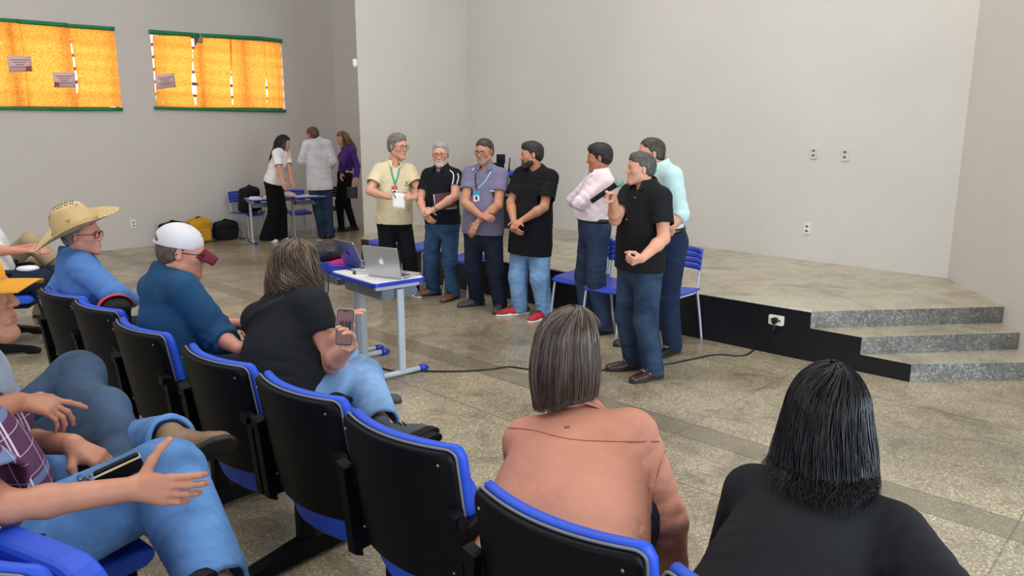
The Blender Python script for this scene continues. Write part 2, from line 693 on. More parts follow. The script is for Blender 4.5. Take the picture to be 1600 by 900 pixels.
curtain([(358.5, 61), (360, 90), (363, 130), (364.5, 168)], [(413, 65), (415.5, 118), (415.8, 140), (417.5, 168)], 'third orange cloth panel of the right window, right of the narrow white gap', 2.2, GB, 0.013)
curtain([(411.5, 65), (413.5, 100), (416, 125), (418.3, 145), (416.5, 168)], [(438, 66), (440, 100), (443.5, 169)], 'narrow orange cloth panel at the right end of the right window', 5.0, GB)
o = MB().grid(lambda u, v: onleft(*(np.array([313, 55]) * (1 - u) * (1 - v) + np.array([317, 58]) * u * (1 - v) + np.array([308, 67]) * (1 - u) * v + np.array([316.5, 67]) * u * v), 0.05), 3, 3).build('folded_curtain_corner', M_flap)
tag(o, 'grey folded-down corner of an orange cloth panel below the green tape', 'curtain')
solid(o, 0.003)


def tape(pts, hpx, label):
    pts = [np.array(p, float) for p in pts]

    def fn(u, v):
        k = u * (len(pts) - 1)
        a = min(int(k), len(pts) - 2)
        x, y = pts[a] + (pts[a + 1] - pts[a]) * (k - a)
        return onleft(x, y + hpx * v, 0.048)
    o = MB().grid(fn, 12, 2).build('tape_strip', M_green)
    solid(o, 0.006)
    tag(o, label, 'tape', 'green tape strips round the windows')


tape([(-72, 23), (29, 30)], 6, 'green tape strip along the top of the left window, at the frame edge')
tape([(29, 30), (105, 36)], 7, 'green tape strip along the top of the middle panel, left window')
tape([(105, 37), (179, 42)], 6.5, 'green tape strip along the top right of the left window')
tape([(-70, 165), (100, 168), (192, 168)], 5.5, 'long green tape strip under the left window')
tape([(233, 46), (312, 52)], 6.5, 'green tape strip along the top left of the right window')
tape([(313, 52), (405, 57)], 6.5, 'green tape strip along the top middle of the right window')
tape([(405, 57), (441, 61)], 6, 'short green tape strip at the top right corner of the right window')
tape([(241, 166), (350, 169), (447, 171)], 5, 'long green tape strip under the right window')


def note(q, lines, label, butter=None):
    o = MB().grid(lambda u, v: onleft(*((np.array(q[0]) * (1 - u) + np.array(q[1]) * u) * (1 - v) + (np.array(q[3]) * (1 - u) + np.array(q[2]) * u) * v), 0.055 + 0.004 * math.sin(u * 3)), 5, 3).build('paper_note', M_note)
    solid(o, 0.002)
    tag(o, label, 'note', 'pink notes on the curtains')
    b = MB()
    for k in range(lines):
        v = 0.22 + 0.6 * k / max(1, lines)
        ins = 0.12 + 0.1 * (k % 3)
        f = lambda u, v: onleft(*((np.array(q[0]) * (1 - u) + np.array(q[1]) * u) * (1 - v) + (np.array(q[3]) * (1 - u) + np.array(q[2]) * u) * v), 0.0635)
        b.add([f(ins, v), f(1 - ins, v), f(1 - ins, v + 0.05), f(ins, v + 0.05)], [(3, 2, 1, 0)])
    b.build('written_lines', M_ink, o)
    if butter:
        x, y = butter
        bb = MB()
        for sx in (-1, 1):
            for sy in (-1, 1):
                P = [(0, 0), (sx * 1.5, sy * -3.8), (sx * 4.4, sy * -3.4 + 0.5), (sx * 3.4, sy * -0.7)]
                bb.add([onleft(x + px_, y + py_, 0.07 + 0.012 * abs(px_) / 4) for px_, py_ in P], [(0, 1, 2, 3)])
        t = bb.build('butterfly', M_butter)
        solid(t, 0.002)
        tag(t, label.replace('pink note', 'red paper butterfly beside the pink note'), 'decoration', 'paper butterflies')


note([(11, 87), (48, 88), (51, 112), (14, 113)], 4, 'pink note on the left of the left window', (45, 107))
note([(82, 113), (117, 113), (119, 137), (85, 137)], 4, 'pink note lower on the middle of the left window', (89, 132))
note([(242, 117), (272, 114), (275, 136), (245, 140)], 5, 'tilted pink note on the right window', None)
bb = MB()
for sx in (-1, 1):
    for sy in (-1, 1):
        P = [(0, 0), (sx * 1, sy * -2.6), (sx * 3, sy * -2.2), (sx * 2.2, sy * -0.5)]
        bb.add([onleft(307 + a, 132 + c, 0.06) for a, c in P], [(0, 1, 2, 3)])
t = bb.build('butterfly', mat('dark_butterfly', (60, 45, 20), rough=0.8))
solid(t, 0.002)
tag(t, 'small dark paper butterfly at the white gap of the right window', 'decoration', 'paper butterflies')

# ------------------------------------------------------------------ outlets
M_plate = mat('outlet_plastic', (226, 228, 230), rough=0.35, var=0.02)
M_hole = mat('outlet_slots', (110, 112, 116), rough=0.6)
M_ivory = mat('outlet_ivory', (236, 232, 214), rough=0.4, var=0.02)


def outlet(p, d, nn, w, h, label, m=None, horizontal=False, holes=2):
    e = empty('wall_outlet', p, label, 'outlet', 'wall outlets')
    R = [d, nn, UP]
    b = MB().prism(rrect(w, h, 0.012), 0.014, nn * 0.007, d, UP)
    b.build('cover_plate', m or M_plate, e)
    for k in range(holes):
        q = (k - (holes - 1) / 2) * 0.05
        off = d * q if horizontal else UP * q
        s = MB().prism(rrect(0.034, 0.022, 0.009), 0.004, nn * 0.016 + off, d, UP)
        for a in (-0.008, 0, 0.008):
            s.box(nn * 0.019 + off + d * a, (0.004, 0.003, 0.005), R)
        s.build('socket', M_hole, e)
    return e


BD = nrm((SB_R - SB_L) * [1, 1, 0])
BN = V3(BD[1], -BD[0], 0)


def onplane(x, y, O, N):
    r = ray(x, y)
    return CAM + r * (np.dot(O - CAM, N) / np.dot(r, N))


if np.dot(BN, CAM - SB_L) < 0:
    BN = -BN
outlet(onplane(1272, 239, SB_L, BN), BD, BN, 0.075, 0.12, 'left one of the two blank white outlets high on the stage wall', M_wall_s)
outlet(onplane(1321, 241.5, SB_L, BN), BD, BN, 0.085, 0.125, 'right one of the two white outlets high on the stage wall', M_wall_s)
outlet(onplane(1261.5, 357, SB_L, BN), BD, BN, 0.075, 0.12, 'bluish white outlet low on the stage wall above the platform')
outlet(onleft(208, 350), LD, LN, 0.085, 0.13, 'white outlet low on the left wall beside the bags')
SN = V3(SD[1], -SD[0], 0)
if np.dot(SN, CAM - SFL) < 0:
    SN = -SN
OP = onplane(1213.5, 500, SFL, SN)
outlet(OP, SD, SN, 0.125, 0.08, 'ivory outlet on the black stage front with a black plug in it', M_ivory, True, 2)
d_ = MB().prism(rrect(0.05, 0.09, 0.012), 0.03, (0, 0, 0), (1, 0, 0), (0, 0, 1)).tube([(0, -0.02, -0.03), (0, -0.03, -0.07)], 0.008)
wg = d_.build('motion_sensor', M_plate, None, onplane(555.5, 98, SPL, V3(0, -1, 0)) + V3(0.0, -0.03, 0))
tag(wg, 'small white sensor fixed at the edge of the stage wing wall', 'sensor')
# =================================================================== IMPLICIT SURFACES
f32 = np.float32


def smin(a, b, k):
    if k <= 0:
        return np.minimum(a, b)
    h = np.maximum(k - np.abs(a - b), 0) / k
    return np.minimum(a, b) - h * h * (k * 0.25)


def cone(a, b, ra, rb, ax=None, s=1.0):
    """tapered capsule; squashed along ax by factor s"""
    a, b = np.asarray(a, float), np.asarray(b, float)
    return ('c', a, b, ra, rb, None if ax is None else nrm(ax), s)


def ell(c, R, r):
    return ('e', np.asarray(c, float), np.asarray(R, float), np.asarray(r, float))


def rbox(c, R, h, r):
    return ('b', np.asarray(c, float), np.asarray(R, float), np.asarray(h, float), r)


def sph(c, r):
    return ell(c, np.eye(3), (r, r, r))


def pbound(p):
    if p[0] == 'c':
        c = (p[1] + p[2]) / 2
        return c, np.linalg.norm(p[1] - p[2]) / 2 + max(p[3], p[4])
    if p[0] == 'e':
        return p[1], p[3].max()
    return p[1], np.linalg.norm(p[3]) + p[4]


def pd(p, P):
    if p[0] == 'c':
        _, a, b, ra, rb, ax, s = p
        ab = b - a
        L2 = max(float(ab @ ab), 1e-12)
        w = P - a.astype(f32)
        t = np.clip((w @ (ab / L2).astype(f32)), 0, 1)
        w = w - t[..., None] * ab.astype(f32)
        if ax is not None:
            q = w @ ax.astype(f32)
            w2 = (w * w).sum(-1) + q * q * f32(1 / (s * s) - 1)
            d = (np.sqrt(w2) - (ra + t * (rb - ra))) * f32(min(1, s * 1.15))
        else:
            d = np.sqrt((w * w).sum(-1)) - (ra + t * (rb - ra))
        return d.astype(f32)
    if p[0] == 'e':
        _, c, R, r = p
        q = (P - c.astype(f32)) @ R.T.astype(f32)
        q1 = q / r.astype(f32)
        k0 = np.sqrt((q1 * q1).sum(-1))
        q2 = q1 / r.astype(f32)
        k1 = np.sqrt((q2 * q2).sum(-1)) + f32(1e-6)
        return (k0 * (k0 - 1) / k1).astype(f32)
    _, c, R, h, r = p
    q = np.abs((P - c.astype(f32)) @ R.T.astype(f32)) - h.astype(f32)
    return (np.sqrt((np.maximum(q, 0) ** 2).sum(-1)) + np.minimum(q.max(-1), 0) - r).astype(f32)


def ev(ops, P, C=None, rad=None):
    """P (nb,m,3); C (nb,3) block centres with radius rad for culling"""
    D = np.full(P.shape[:2], 0.5, f32)

    def cull(c, r):
        if C is None:
            return slice(None)
        return np.flatnonzero(((C - c) ** 2).sum(-1) < (r + rad) ** 2)
    for o in ops:
        t = o[0]
        if t in ('u', 's'):
            c, r = pbound(o[1])
            m = cull(c, r + o[2])
            if C is not None and len(m) == 0:
                continue
            d = pd(o[1], P[m])
            D[m] = smin(D[m], d, o[2]) if t == 'u' else -smin(-D[m], d, o[2])
        elif t == 'i':
            D = -smin(-D, -pd(o[1], P), o[2])
        elif t == 'p':
            d = (P - np.asarray(o[1], f32)) @ np.asarray(o[2], f32)
            D = -smin(-D, -d, o[3])
        elif t == 'g':
            D = smin(D, ev(o[1], P, C, rad), o[2])
        elif t == 'gs':
            D = -smin(-D, ev(o[1], P, C, rad), o[2])
        elif t == 'gi':
            D = -smin(-D, -ev(o[1], P, C, rad), o[2])
        elif t == 'f':
            _, c, r, dr, lam, amp, ph = o
            m = cull(c, 2.2 * r)
            if C is not None and len(m) == 0:
                continue
            q = P[m] - np.asarray(c, f32)
            w = np.exp(-(q * q).sum(-1) / (r * r))
            side = np.cross(dr, (0.31, 0.55, 0.77))
            x = (q @ np.asarray(dr, f32)) / lam + ph + 0.35 * np.sin((q @ np.asarray(side, f32)) * (2.2 / lam) + ph * 3)
            D[m] -= (amp * w * (np.abs(np.sin(math.pi * x)) - 0.6)).astype(f32)
        elif t == 'n':
            _, amp, fr, seed = o
            rs = np.random.RandomState(seed)
            acc = 0
            for k in range(5):
                kv = rs.normal(size=3)
                kv = kv / np.linalg.norm(kv) * fr * (0.6 + 0.9 * rs.rand())
                acc = acc + np.sin(P @ kv.astype(f32) + f32(rs.rand() * 6.28))
            D -= (amp * acc / 2.2).astype(f32)
        elif t == 'inf':
            D -= f32(o[1])
    return D


def opbounds(ops):
    lo, hi = np.full(3, 1e9), np.full(3, -1e9)
    for o in ops:
        if o[0] == 'u':
            if o[1][0] == 'c':
                _, a, b, ra, rb = o[1][:5]
                lo = np.minimum(lo, np.minimum(a - ra, b - rb))
                hi = np.maximum(hi, np.maximum(a + ra, b + rb))
            else:
                c, r = pbound(o[1])
                lo, hi = np.minimum(lo, c - r), np.maximum(hi, c + r)
        elif o[0] == 'g':
            l, h = opbounds(o[1])
            lo, hi = np.minimum(lo, l), np.maximum(hi, h)
    return lo, hi


def snet(V, org, h):
    S = V < 0
    c = np.zeros(tuple(n - 1 for n in V.shape), np.int8)
    offs = [(i, j, k) for i in (0, 1) for j in (0, 1) for k in (0, 1)]
    nx, ny, nz = V.shape
    for i, j, k in offs:
        c += S[i:nx - 1 + i, j:ny - 1 + j, k:nz - 1 + k]
    act = (c > 0) & (c < 8)
    idx = np.argwhere(act)
    ids = np.full(c.shape, -1, np.int32)
    ids[act] = np.arange(len(idx), dtype=np.int32)
    vals = [V[idx[:, 0] + i, idx[:, 1] + j, idx[:, 2] + k] for i, j, k in offs]
    acc = np.zeros((len(idx), 3))
    num = np.zeros(len(idx))
    for a in range(8):
        for b in range(a + 1, 8):
            A, B = np.array(offs[a]), np.array(offs[b])
            if np.abs(A - B).sum() != 1:
                continue
            va, vb = vals[a], vals[b]
            m = (va < 0) != (vb < 0)
            t = np.where(m, va / np.where(m, va - vb, 1), 0)
            acc += np.where(m[:, None], A + (B - A) * t[:, None], 0)
            num += m
    verts = org + h * (idx + acc / num[:, None])
    quads = []
    for ax in range(3):
        u, v = (ax + 1) % 3, (ax + 2) % 3
        sl0 = [slice(None)] * 3
        sl1 = [slice(None)] * 3
        sl0[ax], sl1[ax] = slice(0, -1), slice(1, None)
        A, B = S[tuple(sl0)], S[tuple(sl1)]
        for pos in (True, False):
            m = (A & ~B) if pos else (~A & B)
            e = np.argwhere(m)
            ok = (e[:, u] > 0) & (e[:, v] > 0) & (e[:, u] < V.shape[u] - 1) & (e[:, v] < V.shape[v] - 1)
            e = e[ok]
            q = []
            for du, dv in ((-1, -1), (0, -1), (0, 0), (-1, 0)):
                cc = e.copy()
                cc[:, u] += du
                cc[:, v] += dv
                q.append(ids[cc[:, 0], cc[:, 1], cc[:, 2]])
            q = np.stack(q, 1)
            quads.append(q if pos else q[:, ::-1])
    return verts, np.concatenate(quads)


def relax(v, q, it, lam=0.5):
    e = np.concatenate([q[:, [0, 1]], q[:, [1, 2]], q[:, [2, 3]], q[:, [3, 0]]])
    n = len(v)
    deg = np.bincount(e[:, 0], minlength=n).astype(float)
    deg[deg == 0] = 1
    for _ in range(it):
        s = np.stack([np.bincount(e[:, 0], weights=v[e[:, 1], k], minlength=n) for k in range(3)], 1)
        v = v + lam * (s / deg[:, None] - v)
    return v


def polymesh(ops, h, it=1, B=8):
    lo, hi = opbounds(ops)
    lo, hi = lo - 0.03 - h, hi + 0.03 + h
    nb = np.ceil((hi - lo) / (h * B)).astype(int)
    g = np.stack(np.meshgrid(*[np.arange(n) for n in nb], indexing='ij'), -1).reshape(-1, 3)
    C = (lo + (g + 0.5) * (h * B)).astype(f32)
    rad = h * B * 0.87
    Dc = np.concatenate([ev(ops, C[i:i + 60000, None, :])[:, 0] for i in range(0, len(C), 60000)])
    on = np.flatnonzero(np.abs(Dc) < rad * 1.25 + 0.016)
    V = np.repeat(np.repeat(np.repeat(np.where(Dc < 0, -0.5, 0.5).astype(f32).reshape(nb), B, 0), B, 1), B, 2)
    loc = (np.stack(np.meshgrid(*[np.arange(B)] * 3, indexing='ij'), -1).reshape(-1, 3) + 0.5) * h
    for i in range(0, len(on), 1500):
        s = on[i:i + 1500]
        P = (lo + g[s] * (h * B)).astype(f32)[:, None, :] + loc.astype(f32)[None]
        d = ev(ops, P, C[s], rad)
        for k, bi in enumerate(g[s]):
            x, y, z = bi * B
            V[x:x + B, y:y + B, z:z + B] = d[k].reshape(B, B, B)
    v, q = snet(V, lo + 0.5 * h, h)
    return (relax(v, q, it) if it else v), q


def blob(name, ops, h, material, parent=None, it=1, origin=None):
    v, q = polymesh(ops, h, it)
    if parent is None and origin is None:
        origin = np.array([v[:, 0].mean(), v[:, 1].mean(), v[:, 2].min()])
    return mesh_np(name, v, q, material, parent, True, origin)
# =================================================================== FURNITURE
M_blue = mat('blue_upholstery', (26, 78, 205), rough=0.55, var=0.08, nscale=6, bump=0.06, bscale=200)
M_bluep = mat('blue_plastic', (40, 68, 178), rough=0.38, var=0.06)
M_bluepan = mat('dark_blue_plastic', (14, 36, 110), rough=0.45, var=0.06)
M_edge = mat('blue_edge_band', (22, 50, 176), rough=0.35, var=0.06)
M_greym = mat('grey_steel', (176, 184, 194), rough=0.4, var=0.04)
M_white = mat('white_laminate', (232, 233, 230), rough=0.3, var=0.02)
M_shelf = mat('grey_shelf', (104, 112, 120), rough=0.5)
M_screw = mat('screw_steel', (150, 150, 150), rough=0.3, metal=0.8)
M_trim = mat('shell_edge_grey', (118, 120, 124), rough=0.5)
CW = 0.25           # half width of an auditorium chair back


def cback(x, z, off):
    """point of the curved backrest sheet; off = distance towards the sitter"""
    y = 0.9 * x * x - 0.16 * (z - 0.42) + off
    return (x, y, z)


def back_outline(w, z0, z1, rt, rb, n=7):
    P = []
    for cx, cz, r, a0 in ((w - rt, z1 - rt, rt, 0), (-w + rt, z1 - rt, rt, 90), (-w + rb, z0 + rb, rb, 180), (w - rb, z0 + rb, rb, 270)):
        for i in range(n):
            a = math.radians(a0 + 90 * i / (n - 1))
            P.append((cx + r * math.cos(a), cz + r * math.sin(a)))
    return P


def curved_slab(w, z0, z1, rt, rb, y0, y1, bulge=0.0, inset=0.012):
    """slab following the backrest curve, soft edges"""
    b = MB()
    nu, nv = 17, 13
    out = back_outline(w, z0, z1, rt, rb)

    def span(z):
        xs = []
        for i in range(len(out)):
            (x1, a), (x2, c) = out[i], out[(i + 1) % len(out)]
            if (a - z) * (c - z) <= 0 and abs(a - c) > 1e-9:
                xs.append(x1 + (x2 - x1) * (z - a) / (c - a))
        return max(map(abs, xs)) if xs else 0.02
    zs = [z0 + (z1 - z0) * (0.5 - 0.5 * math.cos(math.pi * j / (nv - 1))) for j in range(nv)]
    zs[0] += 0.0015
    zs[-1] -= 0.0015
    layers = ((y0, inset), (y0 + (y1 - y0) * 0.25, 0), (y1 - (y1 - y0) * 0.25, 0), (y1, inset))
    idx = []
    V = []
    for li, (yy, ins) in enumerate(layers):
        rows = []
        for z in zs:
            hw = max(0.01, span(z) - ins)
            zz = z + (ins if z < (z0 + z1) / 2 else -ins) * abs(2 * (z - z0) / (z1 - z0) - 1) ** 6
            row = []
            for i in range(nu):
                x = -hw + 2 * hw * i / (nu - 1)
                e = bulge * (1 - (x / w) ** 2) * math.sin(math.pi * min(1, max(0, (z - z0) / (z1 - z0)))) if li == 3 else 0
                row.append(len(V))
                V.append(cback(x, zz, yy + e))
            rows.append(row)
        idx.append(rows)
    Fc = []
    for a, flip in ((0, False), (3, True)):
        for j in range(nv - 1):
            for i in range(nu - 1):
                q = (idx[a][j][i], idx[a][j][i + 1], idx[a][j + 1][i + 1], idx[a][j + 1][i])
                Fc.append(q[::-1] if flip else q)

    def loop(a):
        r = idx[a]
        return r[0] + [r[j][-1] for j in range(1, nv)] + r[-1][-2::-1] + [r[j][0] for j in range(nv - 2, 0, -1)]
    for a in range(3):
        A, B2 = loop(a), loop(a + 1)
        m = len(A)
        for i in range(m):
            j = (i + 1) % m
            Fc.append((A[i], B2[i], B2[j], A[j]))
    return b.add(V, Fc, True)


def theatre_chair(label, loc, rz, folded=False, leg=True, arms=(1, -1), group='blue and black folding chairs of the audience rows'):
    e = empty('auditorium_chair', loc, label, 'chair', group, rz)
    curved_slab(CW, 0.29, 0.885, 0.036, 0.14, 0.012, 0.052, 0.008).build('back_cushion', M_blue, e)
    sh = curved_slab(CW - 0.006, 0.405, 0.874, 0.028, 0.06, -0.022, 0.014, 0, 0.006).build('back_shell', M_blackp, e)
    rim = MB()
    o = back_outline(CW - 0.004, 0.403, 0.878, 0.028, 0.06)
    o2 = []
    for (xa, za), (xb, zb_) in zip(o, o[1:] + o[:1]):
        k_ = max(1, int(math.hypot(xb - xa, zb_ - za) / 0.03))
        o2 += [(xa + (xb - xa) * t / k_, za + (zb_ - za) * t / k_) for t in range(k_)]
    rim.tube([cback(x, z, 0.002) for x, z in o2 + [o2[0]]], 0.004, 6, False)
    rim.build('shell_edging', M_trim, sh)
    for x in (-1, 1):
        for z in (0.47, 0.835):
            p = np.array(cback(x * (CW - 0.04), z, -0.023))
            MB().tube([p, p + V3(0, -0.004, 0)], 0.005, 8).build('screw', M_screw, sh)
    if folded:
        zt_ = 0.40 + 0.36 * float(folded)
        s = MB().prism([(x, z) for x, z in back_outline(0.225, 0.40, zt_, 0.11, 0.03)], 0.085, (0, 0.135 + (0.06 if folded > 1.05 else 0.0), 0), (1, 0, 0), nrm((0, -0.08, 1)))
        s.v = [(x, y, z + 0.0) for x, y, z in s.v]
        st = s.build('folded_seat', M_blue, e)
        bv = st.modifiers.new('soft_edges', 'BEVEL')
        bv.width, bv.segments, bv.limit_method = 0.022, 3, 'ANGLE'
        MB().prism([(x, z) for x, z in back_outline(0.19, 0.44, 0.68, 0.09, 0.03)], 0.03, (0, 0.175 + (0.06 if folded > 1.05 else 0.0), 0), (1, 0, 0), nrm((0, -0.08, 1))).build('seat_pan', M_bluepan, st)
    else:
        s = MB().prism([(0.08, 0.385), (0.50, 0.395), (0.535, 0.42), (0.53, 0.455), (0.48, 0.468), (0.08, 0.45)], 0.45, (0, 0, 0), (0, 1, 0), (0, 0, 1))
        st = s.build('seat_cushion', M_blue, e)
        bv = st.modifiers.new('soft_edges', 'BEVEL')
        bv.width, bv.segments, bv.limit_method = 0.022, 3, 'ANGLE'
        MB().box((0, 0.30, 0.372), (0.40, 0.36, 0.03), None, 0.012).build('seat_pan', M_blackp, st)
    for sx in arms:
        x = sx * (CW + 0.012)
        b = MB()
        y = cback(CW, 0.5, 0)[1]
        # upright bracket behind the side with a slanted clip at its head
        b.prism([(y - 0.055, 0.36), (y - 0.02, 0.34), (y - 0.035, 0.655), (y - 0.06, 0.69), (y - 0.085, 0.685)], 0.035, (x, 0, 0), (0, 1, 0), (0, 0, 1))
        b.prism([(-0.022, 0.0), (0.022, 0.0), (0.022, 0.03), (-0.022, 0.045)], 0.04, (x - sx * 0.012, y - 0.075, 0.66), (1, 0, 0), (0, 0, 1))
        ab = b.build('arm_bracket', M_blackp, e)
        a = MB()
        a.prism([(y - 0.05, 0.60), (y + 0.34, 0.632), (y + 0.365, 0.645), (y + 0.36, 0.665), (y + 0.33, 0.673), (y - 0.05, 0.655)], 0.045, (x, 0, 0), (0, 1, 0), (0, 0, 1))
        a.prism([(y - 0.04, 0.36), (y + 0.02, 0.36), (y + 0.10, 0.62), (y + 0.02, 0.62)], 0.028, (x, 0, 0), (0, 1, 0), (0, 0, 1))
        ar = a.build('armrest', M_blackp, e)
        bv = ar.modifiers.new('soft_edges', 'BEVEL')
        bv.width, bv.segments, bv.limit_method = 0.008, 2, 'ANGLE'
    if leg:
        x = CW + 0.035
        b = MB()
        b.box((x, 0.17, 0.22), (0.05, 0.075, 0.36), None, 0.012)
        b.box((x * 0.5, 0.17, 0.375), (x, 0.07, 0.05), None, 0.01)
        lg = b.build('leg', M_blackp, e)
        f = MB()
        f.prism([(-0.20, 0.0), (-0.15, 0.0), (-0.1, 0.018), (0.44, 0.018), (0.49, 0.0), (0.55, 0.0), (0.555, 0.03), (0.50, 0.055), (0.17, 0.105), (-0.15, 0.055), (-0.20, 0.03)], 0.065, (x, 0, 0), (0, 1, 0), (0, 0, 1))
        f.build('foot', M_blackp, lg)
    return e


RZ = math.atan2(-FWD[0], FWD[1])        # local +y points to the stage


def rowchair(px, py, label, **k):
    """px,py: photo position of the left top corner of the back"""
    c = at(px, py, 0.885) * [1, 1, 0] + ROW * CW
    return theatre_chair(label, c, RZ + 0.06 + k.pop('turn', 0.0), **k)


chA = rowchair(78, 445, 'farthest black-backed blue chair of the row, behind the straw hat man', turn=0.06)
chB = rowchair(130, 463, 'black-backed blue chair holding a red and black bag, left of the white cap man', folded=False, turn=0.04)
chC = rowchair(192, 493, 'black-backed blue chair behind the man in the white cap')
chD = rowchair(300, 533, 'black-backed blue chair behind the black T-shirt and phone')
chE = rowchair(416, 575, 'black-backed blue chair second to the left of the salmon blouse', folded=True)
chF = rowchair(553, 633, 'empty black-backed chair with folded blue seat left of the salmon blouse', folded=True)
chG = rowchair(758, 744, 'black-backed blue chair behind the salmon blouse')
chH = rowchair(1046, 870, 'black-backed blue chair behind the black jacket at the bottom edge', turn=0.0)

# nearer row, bottom left
chL = theatre_chair('blue chair at the bottom left corner with its seat folded up', at(62, 890, 0.885) * [1, 1, 0] - V3(math.cos(RZ + 0.3), math.sin(RZ + 0.3), 0) * CW, RZ + 0.3, folded=1.14, leg=False, arms=(1,))
chM = theatre_chair('blue chair under the man in the plaid shirt', V3(-1.653, 1.908, 0), RZ + 0.08, leg=False)
chN = theatre_chair('blue chair under the man in the yellow cap', V3(-2.0, 2.32, 0), RZ - 0.2, leg=False)
# far left section
chP = theatre_chair('blue seat on a black foot at the left edge, under navy jeans', at(48, 455, 0.46) * [1, 1, 0] - V3(0.42, 0.12, 0), math.radians(-76), leg=True)


# ------------------------------------------------------------------ school desks
def school_desk(label, center, xdir, top_mat=None, H=0.73, w=0.60, d=0.45, shelf=True):
    """center on the floor; xdir = direction of the long side"""
    a = math.atan2(xdir[1], xdir[0])
    e = empty('school_desk', center, label, 'desk', 'blue-edged school desks', a)
    t = MB().prism(rrect(w, d, 0.04), 0.026, (0, 0, H - 0.016), (1, 0, 0), (0, 1, 0)).build('tabletop_edge', M_edge, e)
    MB().prism(rrect(w - 0.03, d - 0.03, 0.03), 0.006, (0, 0, H - 0.0005), (1, 0, 0), (0, 1, 0)).build('tabletop', top_mat or M_white, e)
    for sx in (-1, 1):
        x = sx * (w / 2 - 0.05)
        l = MB().box((x, 0.02, (H - 0.07) / 2 + 0.02), (0.035, 0.06, H - 0.11), None, 0.014).build('leg', M_greym, e)
        MB().box((x, 0, H - 0.045), (0.03, d - 0.08, 0.03), None, 0.008).build('top_support', M_greym, l)
        MB().tube([(x, -d / 2 + 0.03, 0.028), (x, d / 2 - 0.03, 0.028)], 0.021, 10, True, True).build('foot_bar', M_greym, l)
        for sy in (-1, 1):
            MB().tube([(x, sy * (d / 2 - 0.055), 0.026), (x, sy * (d / 2 - 0.01), 0.026), (x, sy * (d / 2 + 0.02), 0.018)], [0.0265, 0.026, 0.016], 10).build('foot_cap', M_edge, l)
    if shelf:
        b = MB()
        b.box((0, 0.03, H - 0.135), (w - 0.13, d - 0.16, 0.006))
        b.box((0, -d / 2 + 0.10, H - 0.10), (w - 0.13, 0.006, 0.075))
        for sx in (-1, 1):
            b.box((sx * (w / 2 - 0.07), 0.03, H - 0.10), (0.006, d - 0.16, 0.075))
        b.build('book_shelf', M_shelf, e)
    return e


# near pair: white top with laptops, blue top with the loudspeaker
XD = nrm((0.93, -0.93 * 0.80, 0))
XD = nrm(at(637, 583, 0) - at(578, 558, 0)) * [1, 1, 0]
XD = nrm(XD)
YD = V3(-XD[1], XD[0], 0)
t0 = at(590, 446, 0.73) * [1, 1, 0]          # near corner on the tabletop
tL, tR = at(515, 424, 0.73) * [1, 1, 0], at(664, 430, 0.73) * [1, 1, 0]
DX, DY = nrm(t0 - tL), nrm(tR - t0)
M_bluetop = mat('blue_laminate', (34, 66, 196), rough=0.25, var=0.04)
DESK_W = 0.66
deskA = school_desk('white topped blue-edged desk carrying the silver laptop', t0 - DX * DESK_W / 2 + DY * 0.225, DX, w=DESK_W)
deskB = school_desk('blue topped desk carrying the black loudspeaker and grey laptop', t0 - DX * (DESK_W * 1.5 + 0.02) + DY * 0.245 , DX, M_bluetop, w=DESK_W)
TOP = 0.7335


# ------------------------------------------------------------------ laptops
M_alu = mat('laptop_aluminium', (196, 198, 200), rough=0.32, metal=0.65, var=0.02)
M_alug = mat('laptop_space_grey', (150, 150, 164), rough=0.28, metal=0.7, var=0.03)
M_key = mat('keyboard_black', (34, 34, 38), rough=0.6)
M_logo = mat('logo_white', (250, 250, 252), rough=0.2)
M_logod = mat('logo_mirror', (66, 66, 140), rough=0.15, metal=0.6)


def fruit(s):
    """bitten fruit outline used as the lid emblem"""
    P = []
    for i in range(40):
        a = math.pi / 2 + 2 * math.pi * i / 40
        r = 1.0 - 0.16 * max(0, math.sin(a)) ** 8 - 0.12 * max(0, -math.sin(a)) ** 10
        x, y = r * 0.86 * math.cos(a), r * 0.95 * math.sin(a)
        bx, by = 1.02, 0.18
        d = math.hypot(x - bx, y - by)
        if d < 0.42:
            x, y = bx + (x - bx) / d * 0.42, by + (y - by) / d * 0.42
        P.append((x * s, y * s))
    leaf = [(0.02 * s, 1.05 * s), (0.30 * s, 1.12 * s), (0.40 * s, 1.5 * s), (0.10 * s, 1.40 * s)]
    return P, leaf


